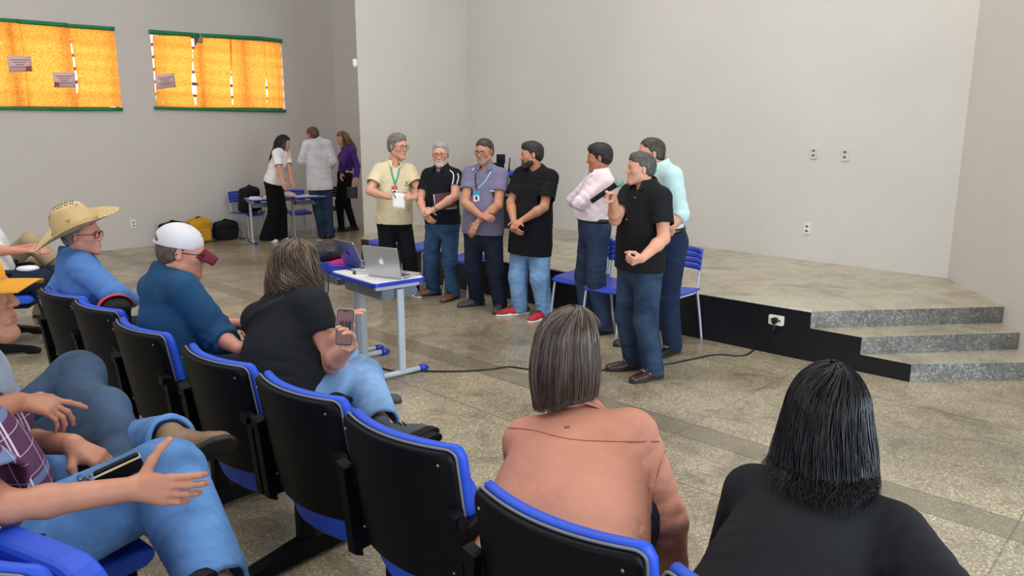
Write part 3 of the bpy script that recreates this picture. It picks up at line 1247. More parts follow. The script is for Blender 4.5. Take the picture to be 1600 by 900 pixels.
def laptop(label, hinge, lid_dir, w, d, tilt, body, logo, gname='laptops on the desks'):
    """hinge: midpoint of hinge on the table; lid_dir: horizontal unit vector from keyboard to the lid back"""
    a = math.atan2(lid_dir[1], lid_dir[0]) - math.pi / 2
    e = empty('laptop', hinge, label, 'laptop', gname, a)
    base = MB().prism(rrect(w, d, 0.012), 0.014, (0, -d / 2, 0.009), (1, 0, 0), (0, 1, 0)).build('base', body, e)
    MB().box((0, -d * 0.36, 0.0165), (w * 0.84, d * 0.44, 0.002)).build('keyboard', M_key, base)
    MB().box((0, -d * 0.78, 0.0165), (w * 0.34, d * 0.30, 0.0015)).build('trackpad', M_shelf, base)
    c, s = math.cos(tilt), math.sin(tilt)
    Y = V3(0, s, c)
    lid = MB().prism(rrect(w, d, 0.012), 0.008, (0, 0.004, 0.012) + Y * d / 2, (1, 0, 0), Y).build('lid', body, e)
    N = np.cross(V3(1, 0, 0), Y)                # points to the user (-y)
    MB().prism(rrect(w * 0.95, d * 0.9, 0.006), 0.001, (0, 0.004, 0.012) + Y * d / 2 + N * 0.0046, (1, 0, 0), Y).build('screen', M_key, lid)
    P, leaf = fruit(0.024)
    g = MB()
    O = V3(0, 0.004, 0.012) + Y * (d * 0.5) - N * 0.0046
    g.prism(P, 0.0016, O, (-1, 0, 0), Y)
    g.prism(leaf, 0.0016, O, (-1, 0, 0), Y)
    g.build('lid_emblem', logo, lid)
    return e


lpA0, lpA1 = at(579, 431, TOP), at(623.5, 436.5, TOP)
ldir = nrm(np.cross(nrm((lpA1 - lpA0) * [1, 1, 0]), UP))
laptop('open silver laptop with a glowing white emblem on its lid', (lpA0 + lpA1) / 2 + UP * 0.0, ldir, 0.325, 0.225, math.radians(12), M_alu, M_logo)
lpB0, lpB1 = at(537, 412, TOP), at(572, 421, TOP)
ldir2 = nrm(np.cross(nrm((lpB1 - lpB0) * [1, 1, 0]), UP))
laptop('dark grey laptop with a dark emblem beside the loudspeaker', (lpB0 + lpB1) / 2 + UP * 0.0, ldir2, 0.31, 0.22, math.radians(24), M_alug, M_logod)

# loudspeaker, pink stand, adapter, cables
M_rub = mat('black_rubber', (20, 21, 24), rough=0.55, bump=0.15, bscale=400)
M_pink = mat('pink_plastic', (232, 60, 140), rough=0.4)
spk_c = at(514, 409, TOP)
e = empty('bluetooth_speaker', spk_c, 'black cylindrical loudspeaker lying on the blue topped desk', 'loudspeaker')
q0 = V3(-0.10, -0.10, 0.075)
q1 = V3(0.10, 0.06, 0.085)
dd = nrm(q1 - q0)
MB().tube([q0 - dd * 0.0, q0 + dd * 0.02, q1 - dd * 0.02, q1], [0.062, 0.072, 0.072, 0.062], 24).build('grille_body', M_rub, e)
for s_, q in ((-1, q0), (1, q1)):
    MB().tube([q + dd * s_ * 0.001, q + dd * s_ * 0.016], [0.054, 0.05], 24).build('end_cap', M_key, e)
MB().box((q0 + q1) / 2 + V3(0.035, -0.055, 0.02), (0.07, 0.006, 0.022), [dd, nrm(np.cross(UP, dd)), UP]).build('button_panel', M_shelf, e)
p = MB().prism([(-0.07, 0), (0.08, 0), (0.10, 0.02), (0.075, 0.05), (0.02, 0.03), (-0.05, 0.018)], 0.09, (0, 0, 0), (1, 0, 0), (0, 0, 1))
tag(p.build('pink_holder', M_pink, None, at(528, 411, TOP) - UP * 0.0), 'bright pink plastic holder next to the loudspeaker', 'holder')
ad = MB().box((0, 0, 0.012), (0.085, 0.035, 0.024), None, 0.006)
e = empty('power_adapter', at(565, 428, TOP), 'small silver adapter lying in front of the silver laptop', 'adapter', None, 0.15)
ad.build('case', M_alu, e)
MB().box((-0.05, 0, 0.01), (0.03, 0.022, 0.014), None, 0.004).build('plug', M_key, e)


def bez(P, n=24):
    """Catmull-Rom through points"""
    P = [np.asarray(p, float) for p in P]
    P = [2 * P[0] - P[1]] + P + [2 * P[-1] - P[-2]]
    out = []
    for i in range(1, len(P) - 2):
        for k in range(n):
            t = k / n
            a, b, c, d = P[i - 1], P[i], P[i + 1], P[i + 2]
            out.append(0.5 * ((2 * b) + (c - a) * t + (2 * a - 5 * b + 4 * c - d) * t * t + (3 * b - a - 3 * c + d) * t ** 3))
    return out + [P[-2]]


M_cable = mat('black_cable', (18, 18, 20), rough=0.5)
b = MB().tube(bez([at(501, 420, TOP + 0.006), at(519, 418, TOP + 0.008), at(534, 417.5, TOP + 0.008), at(546, 421, TOP + 0.006), at(557, 424, TOP + 0.006)], 8), 0.004, 6)
tag(b.build('charger_cable', M_cable), 'thin black cable crossing the white desktop to the adapter', 'cable')
b = MB().tube(bez([atd(513, 430, 5.5), atd(513, 447, 5.49), atd(511, 462, 5.48), atd(503, 475, 5.45), atd(492, 478, 5.35), atd(478, 476, 5.3)], 8), 0.005, 6)
tag(b.build('hanging_cable', M_cable), 'black cable hanging down from the blue topped desk', 'cable')
fz = 0.007
pts = [OP + SN * 0.03 + UP * -0.005, OP + SN * 0.07 - UP * 0.09, at(1188, 536, fz + 0.02), at(1164, 555, fz), at(1120, 554, fz), at(1082, 561, fz), at(1040, 569, fz), at(985, 572, fz), at(900, 583, fz), at(828, 577, fz), at(795, 573, fz), at(765, 577, fz), at(715, 580, fz), at(665, 580, fz), at(625, 581, fz), at(590, 574, fz), at(560, 568, fz), at(535, 563, fz), at(500, 560, fz)]
e = empty('extension_cable', at(900, 583, 0), 'long black cable snaking over the floor from the stage outlet', 'cable')
off = np.array(e.location)
MB().tube([p - off for p in bez(pts, 14)], 0.0065, 8).build('cord', M_cable, e)
b = MB().prism(rrect(0.036, 0.05, 0.012), 0.04, OP - off + SN * 0.035, SD, UP)
b.build('plug', M_cable, e)


# ------------------------------------------------------------------ school chairs
def school_chair(label, seat_c, face, group='blue plastic school chairs along the stage', black=False):
    a = math.atan2(face[1], face[0]) - math.pi / 2
    if group.endswith('stage'):
        seat_c = seat_c - ROW * 0.06
    e = empty('school_chair', (seat_c[0], seat_c[1], seat_c[2] if len(seat_c) > 2 and seat_c[2] < 0.1 else 0), label, 'chair', group, a)
    P = M_blackp if black else M_bluep
    b = MB()

    def top(u, v):
        x = (u - 0.5) * 0.40
        y = (v - 0.5) * 0.39
        dz = -0.012 * math.cos(math.pi * (u - 0.5)) - (0.03 * ((v - 0.8) / 0.2) ** 2 if v > 0.8 else 0) + 0.018 * (1 - v) ** 2
        return (x * (1 - 0.06 * v), y, 0.445 + dz)
    b.grid(top, 13, 11)
    solid(b.build('seat', P, e), 0.014, 0)
    k = MB()
    nslot = 3
    for r in range(4):
        z0 = 0.625 + r * 0.047
        k.grid(lambda u, v, z0=z0: ((u - 0.5) * 0.40, -0.205 - 0.14 * (z0 - 0.6 + 0.047 * v) + 0.05 * (2 * u - 1) ** 2 - 0.03 + 0.004 * math.sin(math.pi * v), z0 + 0.041 * v - (0.012 * (2 * u - 1) ** 4 if r == 3 else 0)), 13, 4)
    for u0 in (-0.195, 0.165):
        k.grid(lambda u, v, u0=u0: (u0 + 0.03 * u, -0.2355 - 0.14 * (0.025 + 0.178 * v) + 0.05 * (2 * ((u0 + 0.03 * u) / 0.4)) ** 2 - 0.004, 0.625 + 0.178 * v), 3, 8)
    solid(k.build('backrest', P, e), 0.010, 0)
    for sx in (-1, 1):
        x = sx * 0.175
        f = MB().tube(bez([(x + sx * 0.02, 0.205, 0.0), (x + sx * 0.012, 0.185, 0.2), (x, 0.165, 0.40), (x, 0.14, 0.425), (x, 0.0, 0.428), (x, -0.14, 0.428)], 6), 0.0105, 8)
        f.build('front_leg', M_greym, e)
        r_ = MB().tube(bez([(x + sx * 0.025, -0.265, 0.0), (x + sx * 0.012, -0.24, 0.2), (x, -0.20, 0.42), (x, -0.19, 0.455), (x, -0.205, 0.55), (x, -0.235, 0.80)], 6), 0.0105, 8)
        r_.build('back_leg', M_greym, e)
    MB().tube([(-0.175, 0.12, 0.425), (0.175, 0.12, 0.425)], 0.009, 8).tube([(-0.175, -0.15, 0.425), (0.175, -0.15, 0.425)], 0.009, 8).build('cross_bar', M_greym, e)
    return e


FA = -FWD
school_chair('blue plastic chair right of the man in the pale green shirt', at(1052, 457, 0.44) * [1, 1, 0], FA)
school_chair('blue plastic chair behind the speaker with the microphone', at(967, 447, 0.44) * [1, 1, 0], FA)
school_chair('blue plastic chair left of the man in the pink shirt', at(915, 434, 0.44) * [1, 1, 0], FA)
school_chair('blue plastic chair behind the man in the grey purple polo', at(738, 404, 0.44) * [1, 1, 0], FA)
school_chair('blue plastic chair behind the black polo shirt, beside the beige shirt', at(667, 386, 0.44) * [1, 1, 0], FA)
school_chair('blue plastic chair hidden behind the black trousers of the beige shirt man', at(613, 377, 0.44) * [1, 1, 0], FA)

# ------------------------------------------------------------------ back corner: desks, chairs, bags
bx = nrm(LD)
dkC = school_desk('far desk with papers in front of the woman in the white T-shirt', V3(-4.06, 12.33, 0), nrm((0.83, 0.56, 0)))
dkD = school_desk('far desk between the white T-shirt woman and the white shirt man', V3(-3.50, 12.80, 0), nrm((0.83, 0.56, 0)))
school_chair('blue chair with a black backpack at the far desk', V3(-4.52, 12.75, 0), nrm((0.9, -0.45, 0)), 'chairs round the far desks')
school_chair('blue chair under the far desk beside the wide black trousers', V3(-3.72, 12.95, 0), nrm((0.55, -0.83, 0)), 'chairs round the far desks')
school_chair('dark grey chair between the white shirt man and the purple blouse', V3(-3.34, 13.70, 0), nrm((-0.2, -1, 0)), 'chairs round the far desks', True)
M_bag = cloth('black_nylon', (24, 25, 28), bump=0.5, rough=0.7)
M_bagy = cloth('mustard_canvas', (196, 146, 40), bump=0.5)
M_strap = cloth('black_webbing', (30, 31, 34), bump=0.3)


def backpack(label, base, face, w, h, d, m, lean=0.15, strap=True, group='bags by the left wall'):
    a = math.atan2(face[1], face[0]) + math.pi / 2
    e = empty('backpack', base, label, 'bag', group, a)
    R = np.eye(3)
    L = V3(0, lean, 1) / math.hypot(1, lean)
    R2 = np.array([V3(1, 0, 0), nrm(np.cross(L, V3(1, 0, 0))), L])
    c = L * h * 0.5
    ops = [('u', rbox(c, R2, (w / 2 - 0.06, d / 2 - 0.055, h / 2 - 0.07), 0.055), 0), ('u', ell(c + L * h * 0.22, R2, (w * 0.46, d * 0.5, h * 0.3)), 0.05), ('p', (0, 0, 0.002), (0, 0, -1), 0.01), ('n', 0.006, 16, 3)]
    v, q = polymesh(ops, 0.011)
    mesh_np('bag_body', v, q, m, e, True, np.zeros(3))
    pk = [('u', rbox(c - R2[1] * -1 * 0 + V3(0, -d / 2 - 0.0, 0) - L * h * 0.16, R2, (w * 0.34, 0.02, h * 0.2), 0.025), 0), ('n', 0.004, 20, 5)]
    v, q = polymesh(pk, 0.010)
    mesh_np('front_pocket', v, q, m, e, True, np.zeros(3))
    hd = MB().tube(bez([c + L * h * 0.44 + V3(-0.05, 0, 0), c + L * h * 0.56 + V3(-0.03, 0, 0), c + L * h * 0.56 + V3(0.03, 0, 0), c + L * h * 0.44 + V3(0.05, 0, 0)], 6), 0.010, 6)
    hd.build('handle', M_strap, e)
    if strap:
        s = MB().tube(bez([c + V3(w * 0.42, -0.02, h * 0.35), V3(w * 0.58, -0.05, h * 0.4), V3(w * 0.62, -0.07, 0.08), V3(w * 0.5, -0.10, 0.012), V3(w * 0.66, -0.14, 0.010)], 8), 0.012, 6, flat=(1, 0.45))
        s.build('shoulder_strap', M_strap, e)
    return e


backpack('black bag with loose straps, leftmost of the bags by the left wall', at(264, 382, 0) + LN * 0.16, LN, 0.42, 0.38, 0.22, M_bag, -0.1)
backpack('mustard yellow backpack behind the white cap by the left wall', at(304, 377.5, 0) + LN * 0.16, LN, 0.38, 0.40, 0.22, M_bagy, -0.1)
backpack('black backpack lying rightmost of the bags by the left wall', at(345, 373, 0) + LN * 0.17, LN, 0.42, 0.33, 0.20, M_bag, -0.12)
backpack('black backpack hanging on the far blue chair', V3(-4.48, 12.70, 0.45), nrm((0.9, -0.45, 0)), 0.36, 0.44, 0.20, M_bag, -0.1, True, None)
M_paper = mat('white_paper', (240, 240, 238), rough=0.7, var=0.02)
M_pinkc = cloth('pink_cloth', (226, 196, 200), bump=0.5)
pz = 0.737
for k, (dx, dy, rz_, lab) in enumerate(((-0.14, -0.05, 0.3, 'white sheets at the left end of the far desk'), (-0.02, 0.06, -0.2, 'white sheets in the middle of the far desk'))):
    o = V3(-4.06, 12.33, pz) + V3(dx, dy, 0)
    e = empty('paper_stack', o, lab, 'paper', 'papers on the far desks', rz_)
    for j in range(3):
        MB().box((0.004 * j, 0.006 * j, 0.0025 + 0.005 * j), (0.21, 0.297, 0.004)).build('sheet', M_paper, e)
e = empty('paper_stack', V3(-3.46, 12.80, pz), 'white sheets on the far desk before the white shirt man', 'paper', 'papers on the far desks', 0.5)
for j in range(2):
    MB().box((0.004 * j, 0.006 * j, 0.0025 + 0.005 * j), (0.21, 0.297, 0.004)).build('sheet', M_paper, e)
pc = V3(-3.74, 12.52, pz)
o = blob('crumpled_cloth', [('u', ell(pc + V3(0, 0, 0.03), np.eye(3), (0.13, 0.09, 0.05)), 0), ('u', ell(pc + V3(-0.08, 0.03, 0.05), np.eye(3), (0.06, 0.05, 0.05)), 0.03), ('n', 0.012, 40, 2), ('p', pc, (0, 0, -1), 0.004)], 0.008, M_pinkc)
tag(o, 'crumpled pale pink cloth on the far desk by the hands', 'cloth')
tp = at(445, 386, 0.002)
tag(MB().prism(rrect(0.09, 0.05, 0.004), 0.003, (0, 0, 0), (1, 0, 0), (0, 1, 0)).build('paper_scrap', M_paper, None, at(499, 375, 0.002)), 'small white paper scrap on the floor behind the laptops', 'paper')

# table with audio gear on the stage
M_silver = mat('equipment_grey', (120, 124, 130), rough=0.4, metal=0.3)
M_scr = mat('dark_screen', (20, 26, 40), rough=0.15)
gz = ST
gY = 11.0
gL, gR = atd(726, 268, gY), atd(811, 268, gY)
gc = (gL + gR) / 2
GH = gc[2] - gz
e = empty('equipment_table', (gc[0], gc[1] + 0.15, gz), 'blue topped table with a black cloth on the stage behind the polo shirts', 'table')
wg_ = gR[0] - gL[0]
MB().prism(rrect(wg_, 0.5, 0.04), 0.05, (0, 0, GH - 0.025), (1, 0, 0), (0, 1, 0)).build('tabletop', M_edge, e)
MB().box((0, 0, (GH - 0.05) / 2), (wg_ - 0.10, 0.40, GH - 0.05), None, 0.03).build('black_cloth_body', M_bag, e)
MB().box((wg_ * 0.18, -0.212, GH - 0.22), (wg_ * 0.32, 0.03, 0.26), None, 0.012).build('grey_panel', M_silver, e)
gt = (gc[0] + 0.02, gc[1] + 0.15, gc[2])
e = empty('audio_mixer', (gc[0] + 0.03, gc[1] + 0.12, gc[2]), 'black equipment box with a raised small screen on the stage table', 'equipment')
MB().box((0, 0, 0.06), (0.30, 0.24, 0.12), None, 0.015).build('case', M_blackp, e)
MB().prism(rrect(0.13, 0.13, 0.008), 0.02, (0.10, 0.02, 0.18), (1, 0, 0), (0, -0.2, 1)).build('screen', M_scr, e)
MB().tube([(0.22, 0.0, 0.0), (0.22, 0, 0.05), (0.235, 0.0, 0.20)], [0.016, 0.010, 0.007], 8).build('antenna', M_blackp, e)
# =================================================================== PEOPLE
SKIN = {}


def skinm(rgb):
    if rgb not in SKIN:
        SKIN[rgb] = skin('skin_%d_%d_%d' % rgb, rgb)
    return SKIN[rgb]


M_eye = mat('eye_white', (226, 220, 214), rough=0.25, var=0.02)
M_iris = mat('eye_dark', (38, 26, 20), rough=0.2)
M_frame = mat('spectacle_frame_black', (26, 22, 22), rough=0.3)
M_glass = None


def reach(px, py, C, L, near=True):
    """point on the photo ray at distance L from joint C (nearer or farther of the two)"""
    d = nrm(ray(px, py))
    w = C - CAM
    b = d @ w
    disc = L * L - (w @ w - b * b)
    if disc < 0:
        p = CAM + d * b
        return C + nrm(p - C) * L
    return CAM + d * (b - math.sqrt(disc) if near else b + math.sqrt(disc))


def ik(A, B, l1, l2, pole):
    v = B - A
    d = np.linalg.norm(v)
    d2 = min(d, (l1 + l2) * 0.999)
    x = nrm(v)
    a = (l1 * l1 - l2 * l2 + d2 * d2) / (2 * d2)
    h = math.sqrt(max(l1 * l1 - a * a, 0))
    y = nrm(pole - x * (pole @ x))
    if d > d2:
        a *= d / d2
    return A + x * a + y * h


def frame(yaw, pitch=0.0, roll=0.0):
    """rows: right, forward, up. yaw 0 faces the camera, +90 faces image right"""
    a, p, r = math.radians(yaw), math.radians(pitch), math.radians(roll)
    f = V3(math.sin(a), -math.cos(a), 0)
    f2 = f * math.cos(p) + UP * math.sin(p)
    u2 = -f * math.sin(p) + UP * math.cos(p)
    rt = np.cross(f2, u2)
    rt2 = rt * math.cos(r) + u2 * math.sin(r)
    u3 = u2 * math.cos(r) - rt * math.sin(r)
    return np.array([rt2, f2, u3])


def hand_ops(w, d, n, side, sc=1.0, curl=(0.35, 0.4, 0.3), spread=0.25, thumb=None, point=None):
    """w wrist, d finger direction, n palm-facing direction; side +1 right hand, -1 left"""
    d = nrm(d)
    n = nrm(n - d * (n @ d))
    t = np.cross(d, n) * side
    ops = []
    offs = (0.027, 0.009, -0.010, -0.027)
    ls = (0.98, 1.0, 0.95, 0.86)
    ph = ((0.042, 0.026, 0.021), (0.046, 0.029, 0.022), (0.043, 0.027, 0.021), (0.034, 0.021, 0.019))
    palm = []
    for o, l in zip(offs, ls):
        k = w + d * (0.086 * l * sc) + t * (o * sc)
        palm.append(('u', cone(w + d * 0.012 * sc + t * o * 0.45 * sc, k, 0.0145 * sc, 0.0108 * sc), 0.014 * sc))
    palm.append(('u', cone(w + d * 0.018 * sc + t * 0.016 * sc + n * 0.006 * sc, w + d * 0.052 * sc + t * 0.026 * sc + n * 0.007 * sc, 0.017 * sc, 0.013 * sc), 0.012 * sc))
    ops.append(('g', palm, 0.02 * sc))
    for i, (o, l) in enumerate(zip(offs, ls)):
        k = w + d * (0.086 * l * sc) + t * (o * sc)
        dd = nrm(d + t * (o / 0.027 * 0.28 * spread))
        c = curl[i] if hasattr(curl[0], '__len__') else curl
        if point is not None and i == 0:
            c = point
        a = 0
        r = 0.0092 if i < 3 else 0.0080
        fing = []
        for j in range(3):
            a += c[j]
            e = k + (dd * math.cos(a) + n * math.sin(a)) * ph[i][j] * sc
            fing.append(('u', cone(k, e, (r - 0.0006 * j) * sc, (r - 0.0006 * (j + 1)) * sc), 0.004 * sc))
            k = e
        ops.append(('g', fing, 0.005 * sc))
    th = thumb or ((0.55, 0.75, 0.25), (0.80, 0.40, 0.35), (0.93, 0.10, 0.40))
    k = w + d * 0.022 * sc + t * 0.022 * sc + n * 0.006 * sc
    tg = []
    for (a, b, c), L, r in zip(th, (0.045, 0.034, 0.027), (0.0135, 0.0110, 0.0098)):
        e = k + nrm(d * a + t * b + n * c) * L * sc
        tg.append(('u', cone(k, e, r * sc, (r - 0.0015) * sc), 0.006 * sc))
        k = e
    ops.append(('g', tg, 0.008 * sc))
    return ops


class Human:
    def __init__(s, label, Y, pelvis, neck, yaw, head=None, hyaw=0, hpitch=0, hroll=0, ndy=0.0, hdy=0.0, sc=1.0, g=1.0,
                 belly=0.0, fem=False, tone=(196, 148, 122), sw=0.163, h=0.0055, pyaw=None, hs=1.05, shf=0.0, shup=(0, 0), pz=None, label_loc=None, wide=1.0, ag=1.0):
        s.ag, s.fup = ag, {}
        s.sc, s.g, s.belly, s.fem, s.h, s.tone, s.hs = sc, g, belly, fem, h, tone, hs
        s.Y = Y
        s.Pc = atd(*pelvis, Y) if len(pelvis) == 2 else np.array(pelvis, float)
        s.Nb = atd(*neck, Y + ndy) if len(neck) == 2 else np.array(neck, float)
        F0 = frame(yaw)
        s.u = nrm(s.Nb - s.Pc)
        s.r = nrm(F0[0] - s.u * (F0[0] @ s.u))
        s.f = np.cross(s.u, s.r)
        s.L = np.linalg.norm(s.Nb - s.Pc)
        FP = frame(yaw if pyaw is None else pyaw)
        s.pr, s.pf = FP[0], FP[1]
        shc = s.Nb - s.u * 0.072 * sc + s.f * shf
        s.sw = sw * sc * wide
        s.Sh = {1: shc + s.r * s.sw + s.u * shup[0], -1: shc - s.r * s.sw + s.u * shup[1]}
        s.Hip = {1: s.Pc + s.pr * 0.088 * sc * g, -1: s.Pc - s.pr * 0.088 * sc * g}
        s.HR = frame(hyaw, hpitch, hroll)
        if head is not None:
            s.Hc = (atd(*head, Y + ndy + hdy) if len(head) == 2 else np.array(head, float))
        else:
            s.Hc = s.Nb + s.u * 0.17 * sc + s.f * 0.02
        s.El, s.Wr, s.Kn, s.An = {}, {}, {}, {}
        s.Hd, s.Hn, s.hkw = {}, {}, {}
        s.toe = {}
        s.label = label
        s.root = None
        s.extra_skin = []
        s.folds = []
        s.shirt_ops = None

    def arm(s, side, el, wr, eln=True, wrn=True, hd=None, hn=None, clear=True, **hkw):
        """el / wr: photo points or 3-vectors; hd: photo point the fingers aim at or 3-vector"""
        L1, L2 = 0.285 * s.sc, 0.25 * s.sc
        s.El[side] = reach(*el, s.Sh[side], L1, eln) if len(el) == 2 else np.array(el, float)
        s.Wr[side] = reach(*wr, s.El[side], L2, wrn) if len(wr) == 2 else np.array(wr, float)
        d = nrm(s.Wr[side] - s.El[side])
        if hd is not None:
            hd = np.array(hd, float)
            d = nrm(hd) if len(hd) == 3 else nrm(reach(hd[0], hd[1], s.Wr[side], 0.12, True) - s.Wr[side])
        # keep arms on the outside of the clothed trunk
        T = s.torso(0.022)
        D1 = lambda P_: float(ev(T, np.asarray(P_, f32)[None, None, :])[0, 0])
        if clear:
            for key, need in (('El', 0.030), ('Wr', 0.030)):
                J = getattr(s, key)
                dv = nrm(J[side] - CAM)
                for _ in range(30):
                    if D1(J[side]) > need:
                        break
                    J[side] = J[side] - dv * 0.01
            for _ in range(14):
                mid = s.El[side] * 0.5 + s.Wr[side] * 0.5
                if D1(mid) > 0.032:
                    break
                for key in ('El', 'Wr'):
                    J = getattr(s, key)
                    J[side] = J[side] - nrm(J[side] - CAM) * 0.01
            if hd is None or len(hd) == 2:
                tgt = None if hd is None else np.array(hd, float)
                d = nrm(s.Wr[side] - s.El[side]) if tgt is None else nrm(reach(tgt[0], tgt[1], s.Wr[side], 0.12, True) - s.Wr[side])
            for _ in range(12):
                if D1(s.Wr[side] + d * 0.10) > 0.016:
                    break
                d = nrm(d - nrm(s.Wr[side] - CAM) * 0.12)
        s.Hd[side] = d
        s.Hn[side] = np.array(hn, float) if hn is not None else -s.r * side
        s.hkw[side] = hkw
        return s

    def stand(s, ar, al, toeR, toeL, bend=0.0):
        """ar/al photo points of the floor under each ankle; toe = direction angle (0 to camera, 90 image right)"""
        for side, a, t in ((1, ar, toeR), (-1, al, toeL)):
            p = at(*a, 0)
            s.An[side] = p + UP * 0.085 * s.sc
            td = frame(t)[1]
            s.toe[side] = td
            D_ = np.linalg.norm(s.An[side] - s.Hip[side])
            s.Kn[side] = ik(s.Hip[side], s.An[side], 0.516 * D_, (0.492 + bend) * D_, nrm(s.pf * 2 + td))
        return s

    def leg(s, side, kn, an, toe, knn=True, ann=True):
        s.Kn[side] = reach(*kn, s.Hip[side], 0.43 * s.sc, knn) if len(kn) == 2 else np.array(kn, float)
        s.An[side] = reach(*an, s.Kn[side], 0.41 * s.sc, ann) if len(an) == 2 else np.array(an, float)
        s.toe[side] = frame(toe)[1] if not hasattr(toe, '__len__') else nrm(toe)
        return s

    # ---------------------------------------------------------------- body
    def torso(s, i=0.0, top=True):
        R = np.array([s.r, s.f, s.u])
        RP = np.array([s.pr, s.pf, UP]) if abs(s.u[2]) > 0.75 else R
        g, sc, q = s.g, s.sc, (lambda t: s.Pc + s.u * s.L * t)
        b = s.belly
        ops = [('u', ell(q(0.03), RP, (0.168 * g * sc + i, 0.118 * g * sc + i, 0.13 * sc + i)), 0),
               ('u', ell(q(0.30) + s.f * (0.012 + 0.045 * b), R, ((0.150 if not s.fem else 0.135) * g * sc + 0.02 * b + i, 0.104 * g * sc + 0.045 * b + i, 0.17 * sc + i)), 0.07),
               ('u', ell(q(0.64) + s.f * (0.004 + 0.01 * b), R, ((0.166 if not s.fem else 0.15) * g * sc * (0.6 + 0.4 * s.sw / (0.163 * sc)) + i, 0.112 * (0.6 + 0.4 * g) * sc + i, 0.19 * sc + i)), 0.08)]
        if s.fem:
            for k in (1, -1):
                ops.append(('u', ell(q(0.60) + s.f * 0.085 * sc + s.r * 0.07 * k * sc, R, (0.07 * sc + i, 0.055 * sc + i, 0.065 * sc + i)), 0.05))
        if top:
            a, c = s.Sh[1], s.Sh[-1]
            m = (a + c) / 2 - s.f * 0.01
            ops += [('u', cone(m, a - (a - m) * 0.06, 0.066 * sc + i, 0.054 * sc + i), 0.07), ('u', cone(m, c - (c - m) * 0.06, 0.066 * sc + i, 0.054 * sc + i), 0.07)]
            nk = s.Nb - s.u * 0.004 * sc - s.f * 0.012
            ops += [('u', cone(nk, nk + (a - nk) * 0.72, 0.046 * sc + i * 0.8, 0.040 * sc + i), 0.05), ('u', cone(nk, nk + (c - nk) * 0.72, 0.046 * sc + i * 0.8, 0.040 * sc + i), 0.05)]
        return ops

    def armops(s, side, i=0.0, upper=True, lower=True):
        sc, g = s.sc, (0.6 + 0.4 * s.g) * s.ag
        if s.fem:
            g *= 0.93
        S_, E_, W_ = s.Sh[side], s.El[side], s.Wr[side]
        o = []
        if upper:
            o += [('u', cone(S_, S_ + (E_ - S_) * 0.45, 0.055 * sc * g + i, 0.050 * sc * g + i), 0.03), ('u', cone(S_ + (E_ - S_) * 0.4, E_, 0.050 * sc * g + i, 0.040 * sc * g + i), 0.03)]
        if lower:
            m = E_ + (W_ - E_) * 0.3
            n = s.Hn[side]
            o += [('u', cone(E_, m, 0.040 * sc * g + i, 0.043 * sc * g + i), 0.02), ('u', cone(m, W_, 0.043 * sc * g + i, 0.028 * sc + i), 0.02)]
        return o

    def body_ops(s):
        sc = s.sc
        ops = s.torso(-0.026)
        hc, HR, k = s.Hc, s.HR, s.sc * s.hs
        W_ = lambda x, y, z: hc + k * (HR[0] * x + HR[1] * y + HR[2] * z)
        s.W = W_
        nr = 0.060 if not s.fem else 0.050
        ops.append(('u', cone(s.Nb - s.u * 0.03, W_(0, -0.022, -0.055), nr * sc, nr * 0.96 * sc), 0.03))
        head = [('u', ell(W_(0, -0.018, 0.035), HR, (0.076 * k, 0.097 * k, 0.086 * k)), 0),
                ('u', ell(W_(0, 0.030, -0.030), HR, (0.064 * k, 0.066 * k, 0.085 * k)), 0.03),
                ('u', ell(W_(0, 0.040, 0.032), HR, (0.063 * k, 0.050 * k, 0.055 * k)), 0.03)]
        jw = 0.050 if not s.fem else 0.044
        for x in (-1, 1):
            head.append(('u', cone(W_(x * jw, 0.0, -0.062), W_(x * 0.016, 0.074, -0.104), 0.022 * k, 0.019 * k), 0.03))
            head.append(('u', ell(W_(x * 0.046, 0.058, -0.018), HR, (0.020 * k, 0.022 * k, 0.018 * k)), 0.03))
        head += [('u', cone(W_(-0.034, 0.080, 0.020), W_(0.034, 0.080, 0.020), 0.010 * k, 0.010 * k), 0.02),
                 ('u', ell(W_(0, 0.080, -0.103), HR, (0.020 * k, 0.017 * k, 0.017 * k)), 0.02),
                 ('u', ell(W_(0, 0.078, -0.066), HR, (0.027 * k, 0.018 * k, 0.020 * k)), 0.015)]
        for x in (-1, 1):
            head.append(('s', ell(W_(x * 0.031, 0.101, 0.002), HR, (0.017 * k, 0.017 * k, 0.012 * k)), 0.014))
            head.append(('u', ell(W_(x * 0.031, 0.078, 0.001), HR, (0.0135 * k, 0.013 * k, 0.0115 * k)), 0.004))
        head += [('u', cone(W_(0, 0.089, 0.008), W_(0, 0.108, -0.029), 0.0080 * k, 0.0105 * k), 0.010),
                 ('u', ell(W_(0.012, 0.098, -0.033), HR, (0.0085 * k, 0.010 * k, 0.0075 * k)), 0.006),
                 ('u', ell(W_(-0.012, 0.098, -0.033), HR, (0.0085 * k, 0.010 * k, 0.0075 * k)), 0.006),
                 ('u', cone(W_(-0.019, 0.089, -0.061), W_(0.019, 0.089, -0.061), 0.0058 * k, 0.0058 * k), 0.006),
                 ('u', cone(W_(-0.017, 0.089, -0.072), W_(0.017, 0.089, -0.072), 0.0066 * k, 0.0066 * k), 0.006)]
        for x in (-1, 1):
            E = np.array([nrm(HR[0] * x * 0.86 - HR[1] * 0.5), nrm(HR[1] * 0.86 + HR[0] * x * 0.5), HR[2]])
            head.append(('u', ell(W_(x * 0.076, -0.010, -0.006), E, (0.0075 * k, 0.018 * k, 0.029 * k)), 0.006))
            head.append(('s', ell(W_(x * 0.089, -0.003, -0.003), E, (0.007 * k, 0.010 * k, 0.017 * k)), 0.005))
        ops.append(('g', head, 0.02))
